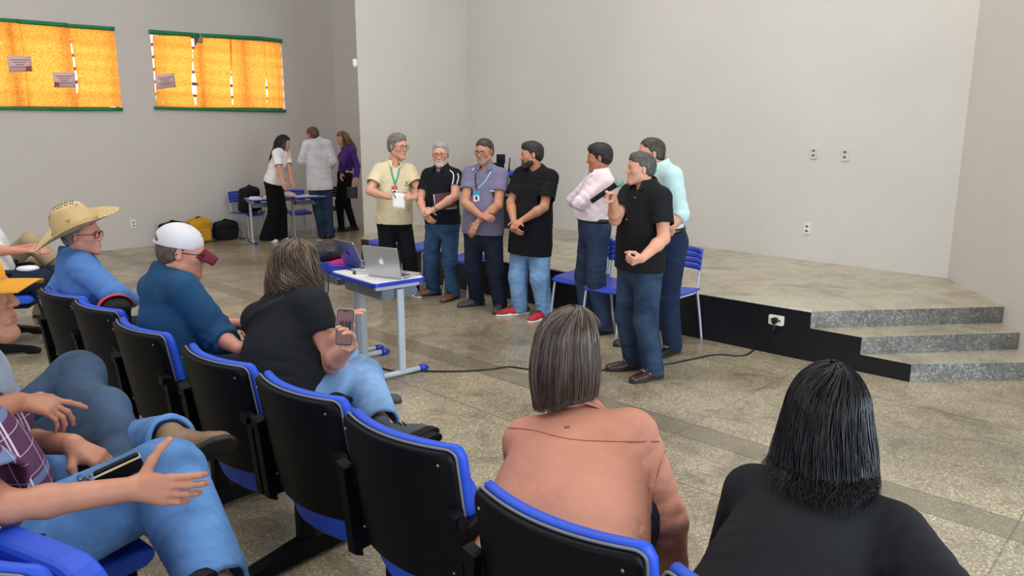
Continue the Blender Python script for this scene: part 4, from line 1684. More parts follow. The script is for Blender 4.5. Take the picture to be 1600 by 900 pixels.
        for side in s.El:
            ops += s.armops(side)
            ops.append(('g', hand_ops(s.Wr[side], s.Hd[side], s.Hn[side], side, sc * (0.9 if s.fem else 1.0), **s.hkw[side]), 0.012))
        for side in s.Kn:
            ops += [('u', cone(s.Hip[side], s.Kn[side], 0.072 * sc * s.g, 0.048 * sc), 0.04), ('u', cone(s.Kn[side], s.An[side], 0.048 * sc, 0.034 * sc), 0.03)]
            ops.append(('u', cone(s.An[side], s.An[side] + s.toe[side] * 0.09 * sc - s.fup.get(side, UP) * 0.045 * sc, 0.030 * sc, 0.020 * sc), 0.03))
        return ops + s.extra_skin

    def build(s, h=None):
        base = (s.An[1] + s.An[-1]) / 2 * [1, 1, 0] if len(s.An) == 2 else s.Pc * [1, 1, 0]
        s.root = empty('person', base, s.label, 'person')
        v, q = polymesh(s.body_ops(), h or s.h, 1)
        mesh_np('body', v, q, skinm(s.tone), s.root)
        return s

    def part(s, name, ops, m, h=None, it=1, parent=None):
        v, q = polymesh(ops, h or s.h * 1.35, it)
        return mesh_np(name, v, q, m, parent or s.root, True, np.array(s.root.location))

    def mb(s, name, b, m, parent=None):
        b.v = [tuple(np.array(p) - np.array(s.root.location)) for p in b.v]
        return b.build(name, m, parent or s.root)

    # ---------------------------------------------------------------- face details
    def face(s, brow=(60, 48, 40), lips=(168, 100, 90), eyes=True, grey_brow=False):
        k, W_, HR = s.sc * s.hs, s.W, s.HR
        if eyes:
            for x in (-1, 1):
                b = MB()
                c = W_(x * 0.031, 0.0835, 0.0015)
                b.grid(lambda u, v: c + k * 0.0090 * (HR[0] * math.cos(2 * math.pi * u) * math.sin(math.pi * v) * 1.1 + HR[2] * 0.50 * math.cos(math.pi * v) + HR[1] * math.sin(2 * math.pi * u) * math.sin(math.pi * v)), 12, 7, True)
                e = s.mb('eye', b, M_eye)
                b = MB()
                c2 = c + HR[1] * k * 0.0062
                b.grid(lambda u, v: c2 + k * 0.0048 * (HR[0] * math.cos(2 * math.pi * u) * math.sin(math.pi * v) + HR[2] * math.cos(math.pi * v) + HR[1] * 0.85 * math.sin(2 * math.pi * u) * math.sin(math.pi * v)), 10, 7, True)
                s.mb('iris', b, M_iris, e)
        mb_ = M('brow_%d_%d_%d' % brow, brow, rough=0.9)
        for x in (-1, 1):
            b = MB().tube([W_(x * 0.013, 0.0935, 0.0195), W_(x * 0.030, 0.0925, 0.0245), W_(x * 0.050, 0.077, 0.0195)], [0.0038 * k, 0.0044 * k, 0.002 * k], 7)
            s.mb('eyebrow', b, mb_)
        b = MB().tube([W_(-0.023, 0.0885, -0.0665), W_(-0.008, 0.0955, -0.0625), W_(0.008, 0.0955, -0.0625), W_(0.023, 0.0885, -0.0665), W_(0.008, 0.0965, -0.0715), W_(-0.008, 0.0965, -0.0715), W_(-0.023, 0.0885, -0.0665)], 0.0034 * k, 7)
        s.mb('lips', b, M('lips_%d_%d_%d' % lips, lips, rough=0.5))
        return s

    def glasses(s, m=None, w=0.026, hgt=0.017, rad=0.0019, dark=False):
        k, W_ = s.sc * s.hs, s.W
        b = MB()
        m = m or M_frame
        for x in (-1, 1):
            P = [W_(x * 0.033 + px_, 0.104 - abs(x * 0.033 + px_) * 0.12, -0.001 + pz_) for px_, pz_ in rrect(2 * w, 2 * hgt, hgt * 0.6, 4)]
            b.tube(P + [P[0]], rad * k, 6, False)
            b.tube([W_(x * (0.033 + w), 0.098, 0.006), W_(x * 0.074, 0.05, 0.006), W_(x * 0.080, -0.005, 0.008), W_(x * 0.079, -0.022, -0.006)], rad * k * 0.9, 6)
        b.tube([W_(-0.033 + w, 0.104, 0.004), W_(0, 0.107, 0.007), W_(0.033 - w, 0.104, 0.004)], rad * k, 6)
        return s.mb('glasses', b, m)

    def hair_short(s, m, thick=0.010, hl=0.0, top=0.0, side=0.004, nape=-0.060, quiff=0.0, noise=0.0011, burn=-0.015, capz=None):
        """cropped hair: hl raises the hairline, top adds height"""
        k, W_, HR = s.sc * s.hs, s.W, s.HR
        ops = [('u', ell(W_(0, -0.018, 0.035), HR, ((0.076 + side) * k, (0.097 + thick) * k, (0.086 + thick) * k)), 0),
               ('u', ell(W_(0, -0.050, -0.018), HR, ((0.062 + side) * k, (0.058 + thick * 0.6) * k, 0.060 * k)), 0.03),
               ('u', ell(W_(0, 0.020, 0.075), HR, ((0.060 + side) * k, (0.058 + thick * 0.5) * k, (0.045 + top) * k)), 0.03)]
        if quiff:
            ops.append(('u', ell(W_(0.01, 0.062, 0.092), HR, (0.045 * k, 0.030 * k, (0.020 + quiff) * k)), 0.02))
        ops += [('s', ell(W_(0, 0.106, -0.030 + hl), HR, (0.074 * k, 0.062 * k, 0.100 * k)), 0.008),
                ('s', rbox(W_(0, 0.072, -0.085 + burn + 0.015), HR, (0.12 * k, 0.050 * k, 0.075 * k), 0.005 * k), 0.006),
                ('p', W_(0, -0.06, nape), nrm(-HR[2] + HR[1] * 0.45), 0.01)]
        for x in (-1, 1):
            ops.append(('s', ell(W_(x * 0.088, -0.004, -0.010), HR, (0.022 * k, 0.026 * k, 0.036 * k)), 0.006))
        if capz is not None:
            ops.append(('p', W_(0, 0, capz), HR[2], 0.003))
        rs = np.random.RandomState(int(abs(s.Hc[0]) * 100))
        ops.append(('n', noise, 170, rs.randint(99)))
        return s.part('hair', ops, m, max(0.0032, s.h * 0.75), 0)

    def beard(s, m, thick=0.006, full=True, goatee=False, name='beard'):
        k, W_, HR = s.sc * s.hs, s.W, s.HR
        t = thick
        ops = []
        if full:
            ops = [('u', ell(W_(0, 0.030, -0.030), HR, ((0.064 + t) * k, (0.066 + t) * k, (0.085 + t) * k)), 0)]
            for x in (-1, 1):
                ops.append(('u', cone(W_(x * 0.050, 0.0, -0.062), W_(x * 0.016, 0.074, -0.104), (0.022 + t) * k, (0.019 + t) * k), 0.03))
        ops += [('u', ell(W_(0, 0.080, -0.100), HR, ((0.022 + t) * k, (0.018 + t) * k, (0.018 + t) * k)), 0.02),
                ('u', ell(W_(0, 0.078, -0.066), HR, ((0.028 + t) * k, (0.018 + t) * k, (0.021 + t) * k)), 0.015)]
        ops += [('p', W_(0, 0.085, -0.044 if full else -0.046), nrm(HR[2] * 1.0 + HR[1] * -0.05), 0.006),
                ('p', W_(0, -0.004, 0), -HR[1], 0.01)]
        if full:
            for x in (-1, 1):
                ops.append(('s', ell(W_(x * 0.044, 0.072, -0.040), HR, (0.022 * k, 0.028 * k, 0.026 * k)), 0.01))
        ops.append(('s', ell(W_(0, 0.105, -0.0665), HR, (0.021 * k, 0.018 * k, 0.0075 * k)), 0.004))
        ops.append(('n', 0.0012, 260, 4))
        return s.part(name, ops, m, max(0.003, s.h * 0.7), 0)

    def hull_hair(s, m, zend, prof, nst, phm=150, a=0.091, b=0.124, c=0.135, wave=0.0, wfreq=2.0, r=0.0012, seg=18, seed=1, off=(0, -0.012, 0.008), cap=True, spread=0.006, zjit=0.03, back=0.0, flat_fn=None, part_x=0.0, start=1.5, swirl=0.9, hairline=0.62, push=0.0):
        """long hair hanging from the crown: a closed hull plus many tapering strands"""
        k, W_, HR = s.sc * s.hs, s.W, s.HR
        ctr = W_(*off)
        rt = nrm(HR[0] * [1, 1, 0])
        fw = np.cross(UP, rt)
        rs = np.random.RandomState(seed)
        pz = np.array([p[0] for p in prof])
        pf = np.array([p[1] for p in prof])
        zE = zend if callable(zend) else (lambda ph: zend)

        def pt(ph, t, dr=0.0, dz=0.0):
            """t 0..1 from crown to tip"""
            ph = ph + swirl * max(0, 1 - t * 3) ** 2
            cosp, sinp = np.cos(ph), np.sin(ph)
            R = 1 / np.sqrt((cosp / b) ** 2 + (sinp / a) ** 2)
            e = -fw * cosp + rt * sinp
            ze = (zE(ph) + dz)
            arc = 0.17
            tot = arc + ze
            l = t * tot
            if l < arc:
                al = math.radians(start) + (math.pi / 2 - math.radians(start)) * (l / arc)
                up = HR[2]
                w_ = (l / arc) ** 3
                eh = (-HR[1] * cosp + HR[0] * sinp) * (1 - w_) + e * w_
                p = ctr + k * (eh * (R * (1 + (pf[0] - 1) * math.sin(al) ** 2) + dr) * math.sin(al) + up * (c + dr) * math.cos(al) + HR[0] * part_x * (1 - math.sin(al)))
            else:
                z = l - arc
                fac = np.interp(z, pz, pf)
                p = ctr + k * (e * (R * fac + dr) - UP * z - fw * back * min(1, z / 0.25))
            if flat_fn is not None:
                p = flat_fn(p)
            return p
        def tmax(ph):
            f_ = min(1, max(0, (phm - abs(math.degrees(ph))) / 10 + 0.5))
            full = 1.0
            return full * f_ + (1 - f_) * min(1, 0.17 * hairline / (0.17 + zE(ph)))
        V, Fc, A = [], [], []
        # hull
        nu, nv = 48, 22
        P0 = math.pi - 1e-3
        for j in range(nv):
            for i in range(nu):
                ph = -P0 + 2 * P0 * i / (nu - 1)
                V.append(pt(ph, j / (nv - 1) * 0.97 * tmax(ph), -0.005))
                A.append(0.25 + 0.1 * rs.rand())
        for j in range(nv - 1):
            for i in range(nu - 1):
                x = j * nu + i
                Fc.append((x, x + nu, x + nu + 1, x + 1))
        # inner wall of the hull so that it has thickness
        n0 = len(V)
        for j in range(nv):
            for i in range(nu):
                ph = -P0 + 2 * P0 * i / (nu - 1)
                V.append(pt(ph, j / (nv - 1) * 0.97 * tmax(ph), -0.016))
                A.append(0.1)
        for j in range(nv - 1):
            for i in range(nu - 1):
                x = n0 + j * nu + i
                Fc.append((x, x + 1, x + nu + 1, x + nu))
        for i in range(nu - 1):
            x, y = (nv - 1) * nu + i, n0 + (nv - 1) * nu + i
            Fc.append((x, y, y + 1, x + 1))
        for j in range(nv - 1):
            for i in (0, nu - 1):
                x, y = j * nu + i, n0 + j * nu + i
                Fc.append((x, x + nu, y + nu, y) if i else (x, y, y + nu, x + nu))
        # strands gathered in locks
        nl = max(12, nst // 14)
        lock = rs.uniform(-P0, P0, nl)
        lcol = rs.rand(nl)
        lph = rs.rand(nl) * 6.28
        strands = []
        for q in range(nst):
            li = rs.randint(nl)
            ph = lock[li] + rs.normal() * 0.07
            if abs(ph) > P0:
                continue
            col = np.clip(lcol[li] * 0.65 + rs.rand() * 0.35, 0, 1)
            dr0 = rs.uniform(-0.004, spread)
            dz = rs.normal() * zjit
            t0 = rs.uniform(0.02, 0.42)
            phs = lph[li] + rs.normal() * 0.25
            tm = tmax(ph)
            pts = []
            for i in range(seg + 1):
                t = (t0 + (1 - t0) * i / seg) * tm
                w = wave * max(0, t - 0.18) / 0.82
                pp = ph + w * 9.0 * math.sin(wfreq * 6.28 * t + phs) + 0.06 * math.sin(3 * t + phs * 2) * t
                pts.append(pt(pp, t, dr0 + w * math.cos(wfreq * 6.28 * t + phs) * 0.9, dz))
            strands.append((np.array(pts), r * k * rs.uniform(0.7, 1.3), col))
        V = [np.array(v_) for v_ in V]
        if push:
            T = s.torso(push)
            for sd in s.El:
                T = T + s.armops(sd, push, True, False)
            fld = lambda Q: ev(T, Q.astype(f32)[:, None, :])[:, 0].astype(float)
            allp = np.concatenate([np.array(V)] + [q_[0] for q_ in strands])
            lift = np.concatenate([np.full(len(V), 0.002)] + [np.full(len(q_[0]), rs.uniform(0.004, 0.022)) for q_ in strands])
            for _ in range(8):
                D = fld(allp)
                b_ = np.flatnonzero(D < lift)
                if len(b_) == 0:
                    break
                allp[b_] -= s.f * np.clip(lift[b_] - D[b_] + 0.001, 0, 0.03)[:, None]
            V = list(allp[:len(V)])
            o_ = len(V)
            for q_ in strands:
                q_[0][:] = allp[o_:o_ + len(q_[0])]
                o_ += len(q_[0])
                for _ in range(2):
                    q_[0][1:-1] = 0.5 * q_[0][1:-1] + 0.25 * (q_[0][:-2] + q_[0][2:])
        for pts, rr, col in strands:
            n1 = len(V)
            d = np.gradient(pts, axis=0)
            d /= np.linalg.norm(d, axis=1)[:, None] + 1e-9
            outw = pts - ctr
            outw = outw - d * (outw * d).sum(1)[:, None]
            outw /= np.linalg.norm(outw, axis=1)[:, None] + 1e-9
            sd = np.cross(d, outw)
            tap = np.minimum(1, np.linspace(1.6, 0.25, seg + 1))[:, None]
            tri = [outw * 0.9, sd * 1.5 - outw * 0.4, -sd * 1.5 - outw * 0.4]
            P3_ = np.stack([pts + t_ * rr * tap for t_ in tri], 1).reshape(-1, 3)
            V.extend(P3_)
            A += [col] * len(P3_)
            for i in range(seg):
                for j in range(3):
                    a_, b_ = n1 + i * 3 + j, n1 + i * 3 + (j + 1) % 3
                    Fc.append((a_, a_ + 3, b_ + 3, b_))
        V = np.array(V)
        return mesh_np('hair', V, np.array(Fc), m, s.root, True, np.array(s.root.location), A)

    # ---------------------------------------------------------------- clothes
    def autofolds(s, pts, n, amp, lam, seed, rad=0.10):
        rs = np.random.RandomState(seed)
        out = []
        for _ in range(n):
            p, ax = pts[rs.randint(len(pts))]
            d = nrm(np.asarray(ax) + rs.normal(size=3) * 0.45)
            out.append(('f', np.asarray(p) + rs.normal(size=3) * rad * 0.45, rad * rs.uniform(0.6, 1.2), d, lam * rs.uniform(0.7, 1.4), amp * rs.uniform(0.6, 1.3), rs.rand()))
        return out

    def shirt(s, m, sleeve=0.6, hem=-0.10, infl=0.010, loose=0.0, tuck=False, name='shirt', folds=1.0, neck=0.066, vneck=0.0, sl_r=(0.064, 0.062), seed=3, cuff=None, hemf=1.0, open_neck=True, extra=None):
        """sleeve: fraction of the whole arm (0.5 = elbow); hem: metres along spine from the hips (negative = below)"""
        sc = s.sc
        ops = s.torso(infl)
        hp = s.Pc + s.u * hem
        if not tuck:
            w = 0.168 * s.g * sc + infl + 0.004 + loose
            a = s.Pc + s.u * s.L * 0.40 + s.f * 0.03 * s.belly
            b = s.Pc + s.u * (hem - 0.04) + s.f * 0.02 * s.belly
            ops.append(('u', cone(a, b, w * 0.92, w * hemf, s.f, 0.70 + 0.10 * s.belly), 0.05))
        if not tuck:
            ops.append(('p', hp, -s.u, 0.008))
        else:
            ops.append(('p', s.Pc + s.u * 0.088 * sc, -s.u, 0.01))
        if open_neck:
            ops.append(('s', cone(s.Nb - s.u * 0.006 + s.f * 0.012, s.W(0, 0.0, -0.05) + s.u * 0.08, neck * sc, neck * sc * 1.02), 0.012))
            if vneck:
                ops.append(('s', cone(s.Nb + s.f * 0.06 + s.u * 0.03, s.Nb + s.f * 0.12 - s.u * vneck, 0.040 * sc, 0.012 * sc), 0.01))
        fp = [(s.Pc + s.u * s.L * t + s.r * x, s.u) for t in (0.1, 0.2, 0.32) for x in (-0.11, 0.11, 0.0)]
        hol = []
        for side in s.El:
            S_, E_, W_ = s.Sh[side], s.El[side], s.Wr[side]
            d1, d2 = nrm(E_ - S_), nrm(W_ - E_)
            g2 = 0.6 + 0.4 * s.g
            r0, r1 = sl_r[0] * sc * g2 + loose * 0.3, sl_r[1] * sc * g2 + loose * 0.3
            so = []
            if sleeve > 0.5:
                so.append(('u', cone(E_, W_, r1 * 0.97, (0.044 if cuff is None else cuff) * sc), 0))
                cutp = E_ + (W_ - E_) * (sleeve - 0.5) * 2
                so.append(('p', cutp, d2, 0.006))
                so.append(('u', cone(S_, E_, r0, r1), 0.02))
                hol.append(('s', cone(cutp - d2 * 0.02, cutp + d2 * 0.02, 0.036 * sc, 0.036 * sc), 0.004))
                fp += [(E_, d2), (E_, d1), (E_ + d2 * 0.06, d2), (E_ - d1 * 0.07, d1)]
            else:
                cutp = S_ + (E_ - S_) * sleeve * 2
                so.append(('u', cone(S_, E_, r0, r1), 0))
                so.append(('p', cutp, d1, 0.006))
                hol.append(('s', cone(cutp - d1 * 0.035, cutp + d1 * 0.02, r0 + (r1 - r0) * sleeve * 2 - 0.013, r0 + (r1 - r0) * sleeve * 2 - 0.013), 0.004))
            ops.append(('g', so, 0.035))
            fp += [(S_ + d1 * 0.06 - s.r * side * 0.03 - s.u * 0.05, nrm(d1 + s.u * 0.3)), (S_ + d1 * 0.10, d1)]
        s.shirt_ops = [o for o in ops]
        if folds:
            ops += s.autofolds(fp, int(26 * folds), 0.0042 * folds ** 0.5, 0.06, seed)
        ops += hol
        if extra:
            ops += extra
        s.shirt_full = ops
        return s.part(name, ops, m)

    def collar(s, m, open_=0.45, tip=0.045, rn=0.066, hb=0.042, hf=0.012, parent=None, drop=-0.012, flare=0.026, name='collar', lift=0.0, thick=0.0035, seam=None):
        sc = s.sc
        ax = nrm(s.W(0, -0.022, -0.055) - s.Nb)
        c0 = s.Nb + s.f * 0.004 + s.u * (0.024 + lift) * sc
        b = MB()

        def fn(u, v):
            th = open_ + (2 * math.pi - 2 * open_) * u
            e = s.f * math.cos(th) + s.r * math.sin(th)
            fr = (1 + math.cos(th)) / 2
            zt = hb + (hf - hb) * fr
            fr2 = max(0, math.cos(th)) ** 3
            if v < 0.34:
                w = v / 0.34
                return c0 + sc * (e * (rn - 0.002) + s.u * (drop + (zt - drop) * w) - s.f * 0.004)
            w = (v - 0.34) / 0.66
            rad = rn + 0.004 + flare * w + 0.018 * fr2 * w
            return c0 + sc * (e * rad + s.u * (zt + 0.003 - (zt - drop + 0.012 + tip * fr2) * w) + s.f * 0.018 * fr2 * w)
        b.grid(fn, 44, 10)
        o = s.mb(name, b, m, parent)
        solid(o, thick, 0)
        if seam is not None:
            for vv, rr_ in ((0.93, 0.0016), (0.36, 0.0014)):
                s.mb('stitched_seam', MB().tube([np.array(fn(t / 60, vv)) + nrm(np.array(fn(t / 60, vv)) - c0) * (thick * 0.5 + 0.0006) for t in range(61)], rr_, 5), seam, o)
        return o

    def trousers(s, m, top=0.10, loose=0.0, flare=0.0, hemz=0.03, seed=5, name='trousers', fold=1.0, knee=0.078, calf=0.072, stack=True):
        sc, g = s.sc, s.g
        R = np.array([s.pr, s.pf, UP])
        RP = R if abs(s.u[2]) > 0.75 else np.array([s.r, s.f, s.u])
        ops = [('u', ell(s.Pc + s.u * s.L * 0.03, RP, (0.168 * g * sc + 0.013, 0.118 * g * sc + 0.013, 0.14 * sc)), 0)]
        if top > 0.05:
            ops.append(('u', cone(s.Pc, s.Pc + s.u * (top + 0.02) + s.f * 0.035 * s.belly, 0.165 * g * sc + 0.004, (0.150 * g + 0.02 * s.belly) * sc + 0.012, s.f, 0.72 + 0.12 * s.belly), 0.04))
        ops.append(('p', s.Pc + s.u * top * sc, s.u, 0.006))
        fp = []
        for side in s.Kn:
            H_, K_, A_ = s.Hip[side], s.Kn[side], s.An[side]
            d1, d2 = nrm(K_ - H_), nrm(A_ - K_)
            ops.append(('u', cone(H_, K_, 0.094 * sc * g + loose, knee * sc * (0.5 + 0.5 * g) + loose), 0.03))
            A2 = A_ + d2 * 0.03
            lg = [('u', cone(K_, A2, knee * sc * (0.5 + 0.5 * g) + loose, calf * sc + loose * 0.5 + flare), 0)]
            if hemz is not None and s.An[side][2] < 0.16:
                lg.append(('p', (0, 0, hemz), (0, 0, -1), 0.006))
            else:
                lg.append(('p', A_ - d2 * 0.01, d2, 0.006))
                lg.append(('s', cone(A_ - d2 * 0.05, A_ + d2 * 0.1, calf * sc - 0.008, calf * sc - 0.008), 0.004))
            ops.append(('g', lg, 0.03))
            fp += [(K_, d1), (K_, d2), (K_ - d1 * 0.12, d1), (H_ + d1 * 0.10, d1)]
            if stack:
                fp += [(A_ - d2 * 0.03, d2)] * 2 + [(A_ - d2 * 0.12, d2)]
        fp += [(s.Pc - s.u * 0.03 + s.pf * 0.10, s.pr), (s.Pc - s.u * 0.06 - s.pf * 0.1, UP)]
        ops += s.autofolds(fp, int(26 * fold), 0.0048, 0.055, seed)
        s.tr_ops = ops
        return s.part(name, ops, m)

    def belt(s, m, z=0.10):
        b = MB()
        ops = s.tr_ops
        P = []
        c = s.Pc + s.u * (z - 0.018) * s.sc
        for i in range(28):
            th = 2 * math.pi * i / 28
            e = s.r * math.cos(th) + s.f * math.sin(th)
            P.append(s.hit(ops, c + e * 0.4, -e) + e * 0.003)
        b.grid(lambda u, v: P[int(round(u * 28)) % 28] + s.u * 0.036 * (v - 0.5), 28, 3, True)
        o = s.mb('belt', b, m)
        solid(o, 0.005, 1)
        return o

    def hit(s, ops, p, d, far=0.6, strict=False):
        """first point of the implicit surface met from p along d"""
        d = nrm(d)
        t = np.arange(0, far, 0.004)
        P = (p[None] + d[None] * t[:, None]).astype(f32)
        D = ev(ops, P[:, None, :])[:, 0]
        i = np.flatnonzero(D < 0)
        if len(i) == 0 and strict:
            return None
        if len(i) == 0:
            return p + d * t[int(np.argmin(D))]
        i = i[0]
        if i == 0:
            return p
        w = D[i - 1] / (D[i - 1] - D[i])
        return p + d * (t[i - 1] + 0.004 * w)

    def onshirt(s, px, py, lift=0.004, ops=None, strict=False):
        """point on the clothing seen at a photo pixel"""
        d = nrm(ray(px, py))
        t0 = np.linalg.norm(s.Pc - CAM) - 0.7
        h_ = s.hit(ops or s.shirt_ops, CAM + d * t0, d, 1.3, strict)
        return None if h_ is None else h_ - d * lift

    def ribbon(s, pts, w, m, name, lift=0.004, ops=None, n=10, thick=0.002):
        P = bez([V3(a, b_, 0) for a, b_ in pts], n) if len(pts) > 2 else [V3(*pts[0], 0) * (1 - t / n) + V3(*pts[1], 0) * t / n for t in range(n + 1)]
        W3 = [s.onshirt(q[0], q[1], lift, ops, True) for q in P]
        W3 = [q for q in W3 if q is not None]
        if len(W3) < 2:
            return None
        V, Fc = [], []
        for i, q in enumerate(W3):
            d = nrm(W3[min(i + 1, len(W3) - 1)] - W3[max(i - 1, 0)])
            sd = nrm(np.cross(d, nrm(q - CAM)))
            V += [q - sd * w / 2, q + sd * w / 2]
        Fc = [(2 * i, 2 * i + 1, 2 * i + 3, 2 * i + 2) for i in range(len(W3) - 1)]
        o = s.mb(name, MB().add(V, Fc, True), m)
        return solid(o, thick, 0)

    def shoes(s, m, sole, ln=0.285, name='shoe', up=None, dots=None, bulk=1.0, sole_t=0.026, laces=True, heel_m=None):
        for side in s.An:
            A = s.An[side]
            d = s.toe[side]
            u_ = UP if up is None or side not in up else nrm(up[side])
            d = nrm(d - u_ * (d @ u_))
            sc = s.sc * bulk
            B = A - u_ * 0.085 * s.sc
            lat = np.cross(d, u_)
            heel, toe = B - d * 0.060 * sc, B + d * (ln - 0.105) * sc
            ops = [('u', cone(heel + u_ * 0.046 * sc, B + d * 0.02 * sc + u_ * 0.056 * sc, 0.036 * sc, 0.042 * sc), 0),
                   ('u', cone(B + d * 0.02 * sc + u_ * 0.050 * sc, toe + u_ * 0.026 * sc, 0.044 * sc, 0.031 * sc, u_, 0.9), 0.03),
                   ('u', cone(B + d * 0.09 * sc + u_ * 0.028 * sc, toe + u_ * 0.022 * sc, 0.044 * sc, 0.036 * sc, u_, 0.6), 0.02),
                   ('u', cone(B + u_ * 0.05 * sc, A + u_ * 0.012 * sc - d * 0.008, 0.040 * sc, 0.040 * sc), 0.02),
                   ('p', B + u_ * sole_t * 0.5, -u_, 0.004)]
            sh = s.part(name, ops, m, max(0.005, s.h))
            so = [('u', cone(heel, B + d * 0.02 * sc, 0.040 * sc, 0.040 * sc, u_, 0.9), 0), ('u', cone(B, B + d * 0.11 * sc, 0.038 * sc, 0.048 * sc, u_, 0.9), 0.02), ('u', cone(B + d * 0.11 * sc, toe + d * 0.004, 0.048 * sc, 0.038 * sc, u_, 0.9), 0.02),
                  ('p', B + u_ * 0.001, -u_, 0.001), ('p', B + u_ * sole_t, u_, 0.002)]
            v, q = polymesh(so, max(0.0045, s.h * 0.8))
            mesh_np('sole', v, q, sole, sh, True, np.array(s.root.location))
            if heel_m is not None:
                s.part('heel_cover', ops + [('inf', 0.0022), ('p', B + d * 0.035 + u_ * 0.03, nrm(d + u_ * 0.35), 0.004)], heel_m, max(0.005, s.h), 1, sh)
            if not laces:
                continue
            b = MB()
            for j in range(3):
                c = B + d * (0.055 + 0.022 * j) * sc + u_ * (0.094 - 0.011 * j) * sc
                c = s.hit(ops, c + u_ * 0.08, -u_, 0.2) + u_ * 0.0015
                b.tube([c - lat * 0.022, c + u_ * 0.002, c + lat * 0.022], 0.0032, 6)
            s.mb('laces', b, sole if dots is None else dots, sh)
        return s
# ------------------------------------------------------------------ standing row
M_soled = mat('dark_sole', (30, 26, 24), rough=0.7)
M_solew = mat('white_sole', (232, 232, 230), rough=0.5)
M_brownshoe = mat('brown_leather', (112, 66, 40), rough=0.4, var=0.2, nscale=12)
M_darkbrown = mat('dark_brown_leather', (58, 34, 26), rough=0.3, var=0.2, nscale=12)
M_greyshoe = mat('grey_leather', (62, 66, 66), rough=0.45, var=0.2, nscale=12)
M_blackshoe = mat('black_leather', (22, 22, 24), rough=0.3)
M_lace = mat('lace_light', (190, 186, 176), rough=0.8)
M_beige = cloth('beige_cotton', (214, 202, 168), bump=0.35)
M_blackjean = cloth('black_trousers', (17, 19, 24), bump=0.4)
M_blackpolo = cloth('black_polo_knit', (19, 23, 29), bump=0.3)
M_blacktee = cloth('black_tee_cotton', (20, 22, 26), bump=0.3)
M_blackshirt = cloth('black_shirt_cotton', (22, 23, 26), bump=0.3)
M_hairg = hairmat('hair_grey', (70, 68, 64), (150, 147, 140))
M_hairlg = hairmat('hair_light_grey', (112, 112, 110), (190, 188, 184))
M_hairb = hairmat('hair_black', (14, 13, 14), (40, 38, 38))
M_hairdb = hairmat('hair_dark_brown', (34, 26, 22), (78, 66, 58))
M_hairsp = hairmat('hair_dark_grey', (38, 37, 38), (96, 94, 92))
M_stub = hairmat('beard_white', (176, 156, 144), (214, 206, 198))
M_stubd = hairmat('beard_dark', (40, 32, 28), (70, 58, 50))
M_jean1 = denim('denim_mid_blue', (48, 76, 112), 0.5)
M_jean2 = denim('denim_light_blue', (112, 148, 188), 0.35)
M_jean3 = denim('denim_dark_navy', (24, 32, 50), 0.3)
M_jean4 = denim('denim_navy', (38, 52, 76), 0.35)
M_jean5 = denim('denim_blue_worn', (38, 55, 78), 0.45)
M_jean6 = denim('denim_bright_blue', (82, 124, 176), 0.45)
M_teal = mat('teal_ribbon', (60, 170, 140), rough=0.6)
M_bluerib = mat('light_blue_ribbon', (150, 200, 220), rough=0.6)
M_red = mat('red_print', (210, 70, 50), rough=0.5)
M_badge = mat('badge_white', (232, 236, 240), rough=0.3)
M_badgeb = mat('badge_blue', (60, 160, 210), rough=0.3)
M_dark = mat('dark_print', (30, 30, 34), rough=0.5)
M_watch = mat('watch_steel', (140, 142, 140), rough=0.3, metal=0.8)


def badge(p, px, py, w, h, stripe, name='badge', low=M_badge):
    """hanging badge facing the viewer: a coloured band over a pale card"""
    c = p.onshirt(px, py, 0.012)
    R = np.array([nrm(np.cross(p.f, UP)), p.f, UP])
    b = MB().box(c, (w, 0.003, h), R)
    o = p.mb(name, b, low)
    p.mb('badge_band', MB().box(c + p.f * 0.002 + UP * h * 0.31, (w, 0.002, h * 0.38), R), stripe, o)
    p.mb('badge_photo', MB().box(c + p.f * 0.002 - UP * h * 0.16, (w * 0.36, 0.002, h * 0.34), R), M_dark, o)
    return o


def buttons(p, pts, m=M_dark):
    for x, y in pts:
        c = p.onshirt(x, y, 0.0)
        d = nrm(CAM - c)
        p.mb('button', MB().tube([c, c + d * 0.004], 0.0055, 8), m)


# 1 ------------------------------------------------ beige shirt
p = Human('man in a beige short-sleeved shirt with a green lanyard holding a paper', 8.10, (616, 346), (616.5, 256.5), 20, head=(621.5, 229), hyaw=52, hpitch=-4, belly=0.5, hs=1.08, tone=(206, 158, 134), h=0.0048)
p.arm(1, (577.5, 299), (606, 308), True, True, hd=(622, 311), hn=(0.6, -0.2, -0.6), curl=(0.5, 0.7, 0.5))
p.arm(-1, (655, 299), (648, 309), True, True, hd=(634, 306), hn=(-0.7, 0.3, -0.4), curl=(0.5, 0.7, 0.5))
p.stand((607, 459), (645, 460), 10, 30)
p.build()
p.face((96, 90, 84)).glasses(mat('brown_frame', (96, 52, 40), rough=0.3), 0.025, 0.018)
p.hair_short(M_hairg, 0.012, 0.006, 0.010, 0.006, quiff=0.012)
p.beard(M_stub, 0.003, False)
p.shirt(M_beige, 0.32, -0.02, 0.016, 0.014, sl_r=(0.070, 0.080), neck=0.066, vneck=0.05, seed=11, folds=1.2)
p.collar(M_beige, 0.5, 0.05)
p.trousers(M_blackjean, 0.08, 0.008)
p.shoes(mat('grey_trainer', (96, 96, 92), rough=0.6), M_solew)
p.ribbon([(611, 262), (613, 274), (616, 283), (617, 290)], 0.018, M_teal, 'lanyard')
p.ribbon([(624, 262), (622, 274), (619, 283), (617, 290)], 0.018, M_teal, 'lanyard')
badge(p, 616.5, 298, 0.062, 0.10, M_red)
lg = p.onshirt(636, 286, 0.003)
p.mb('chest_emblem', MB().prism([(-0.012, 0.012), (-0.010, -0.006), (0, -0.015), (0.010, -0.006), (0.012, 0.012), (0, 0.017)], 0.002, lg, nrm(np.cross(p.f, UP)) * -1, UP), M_dark)
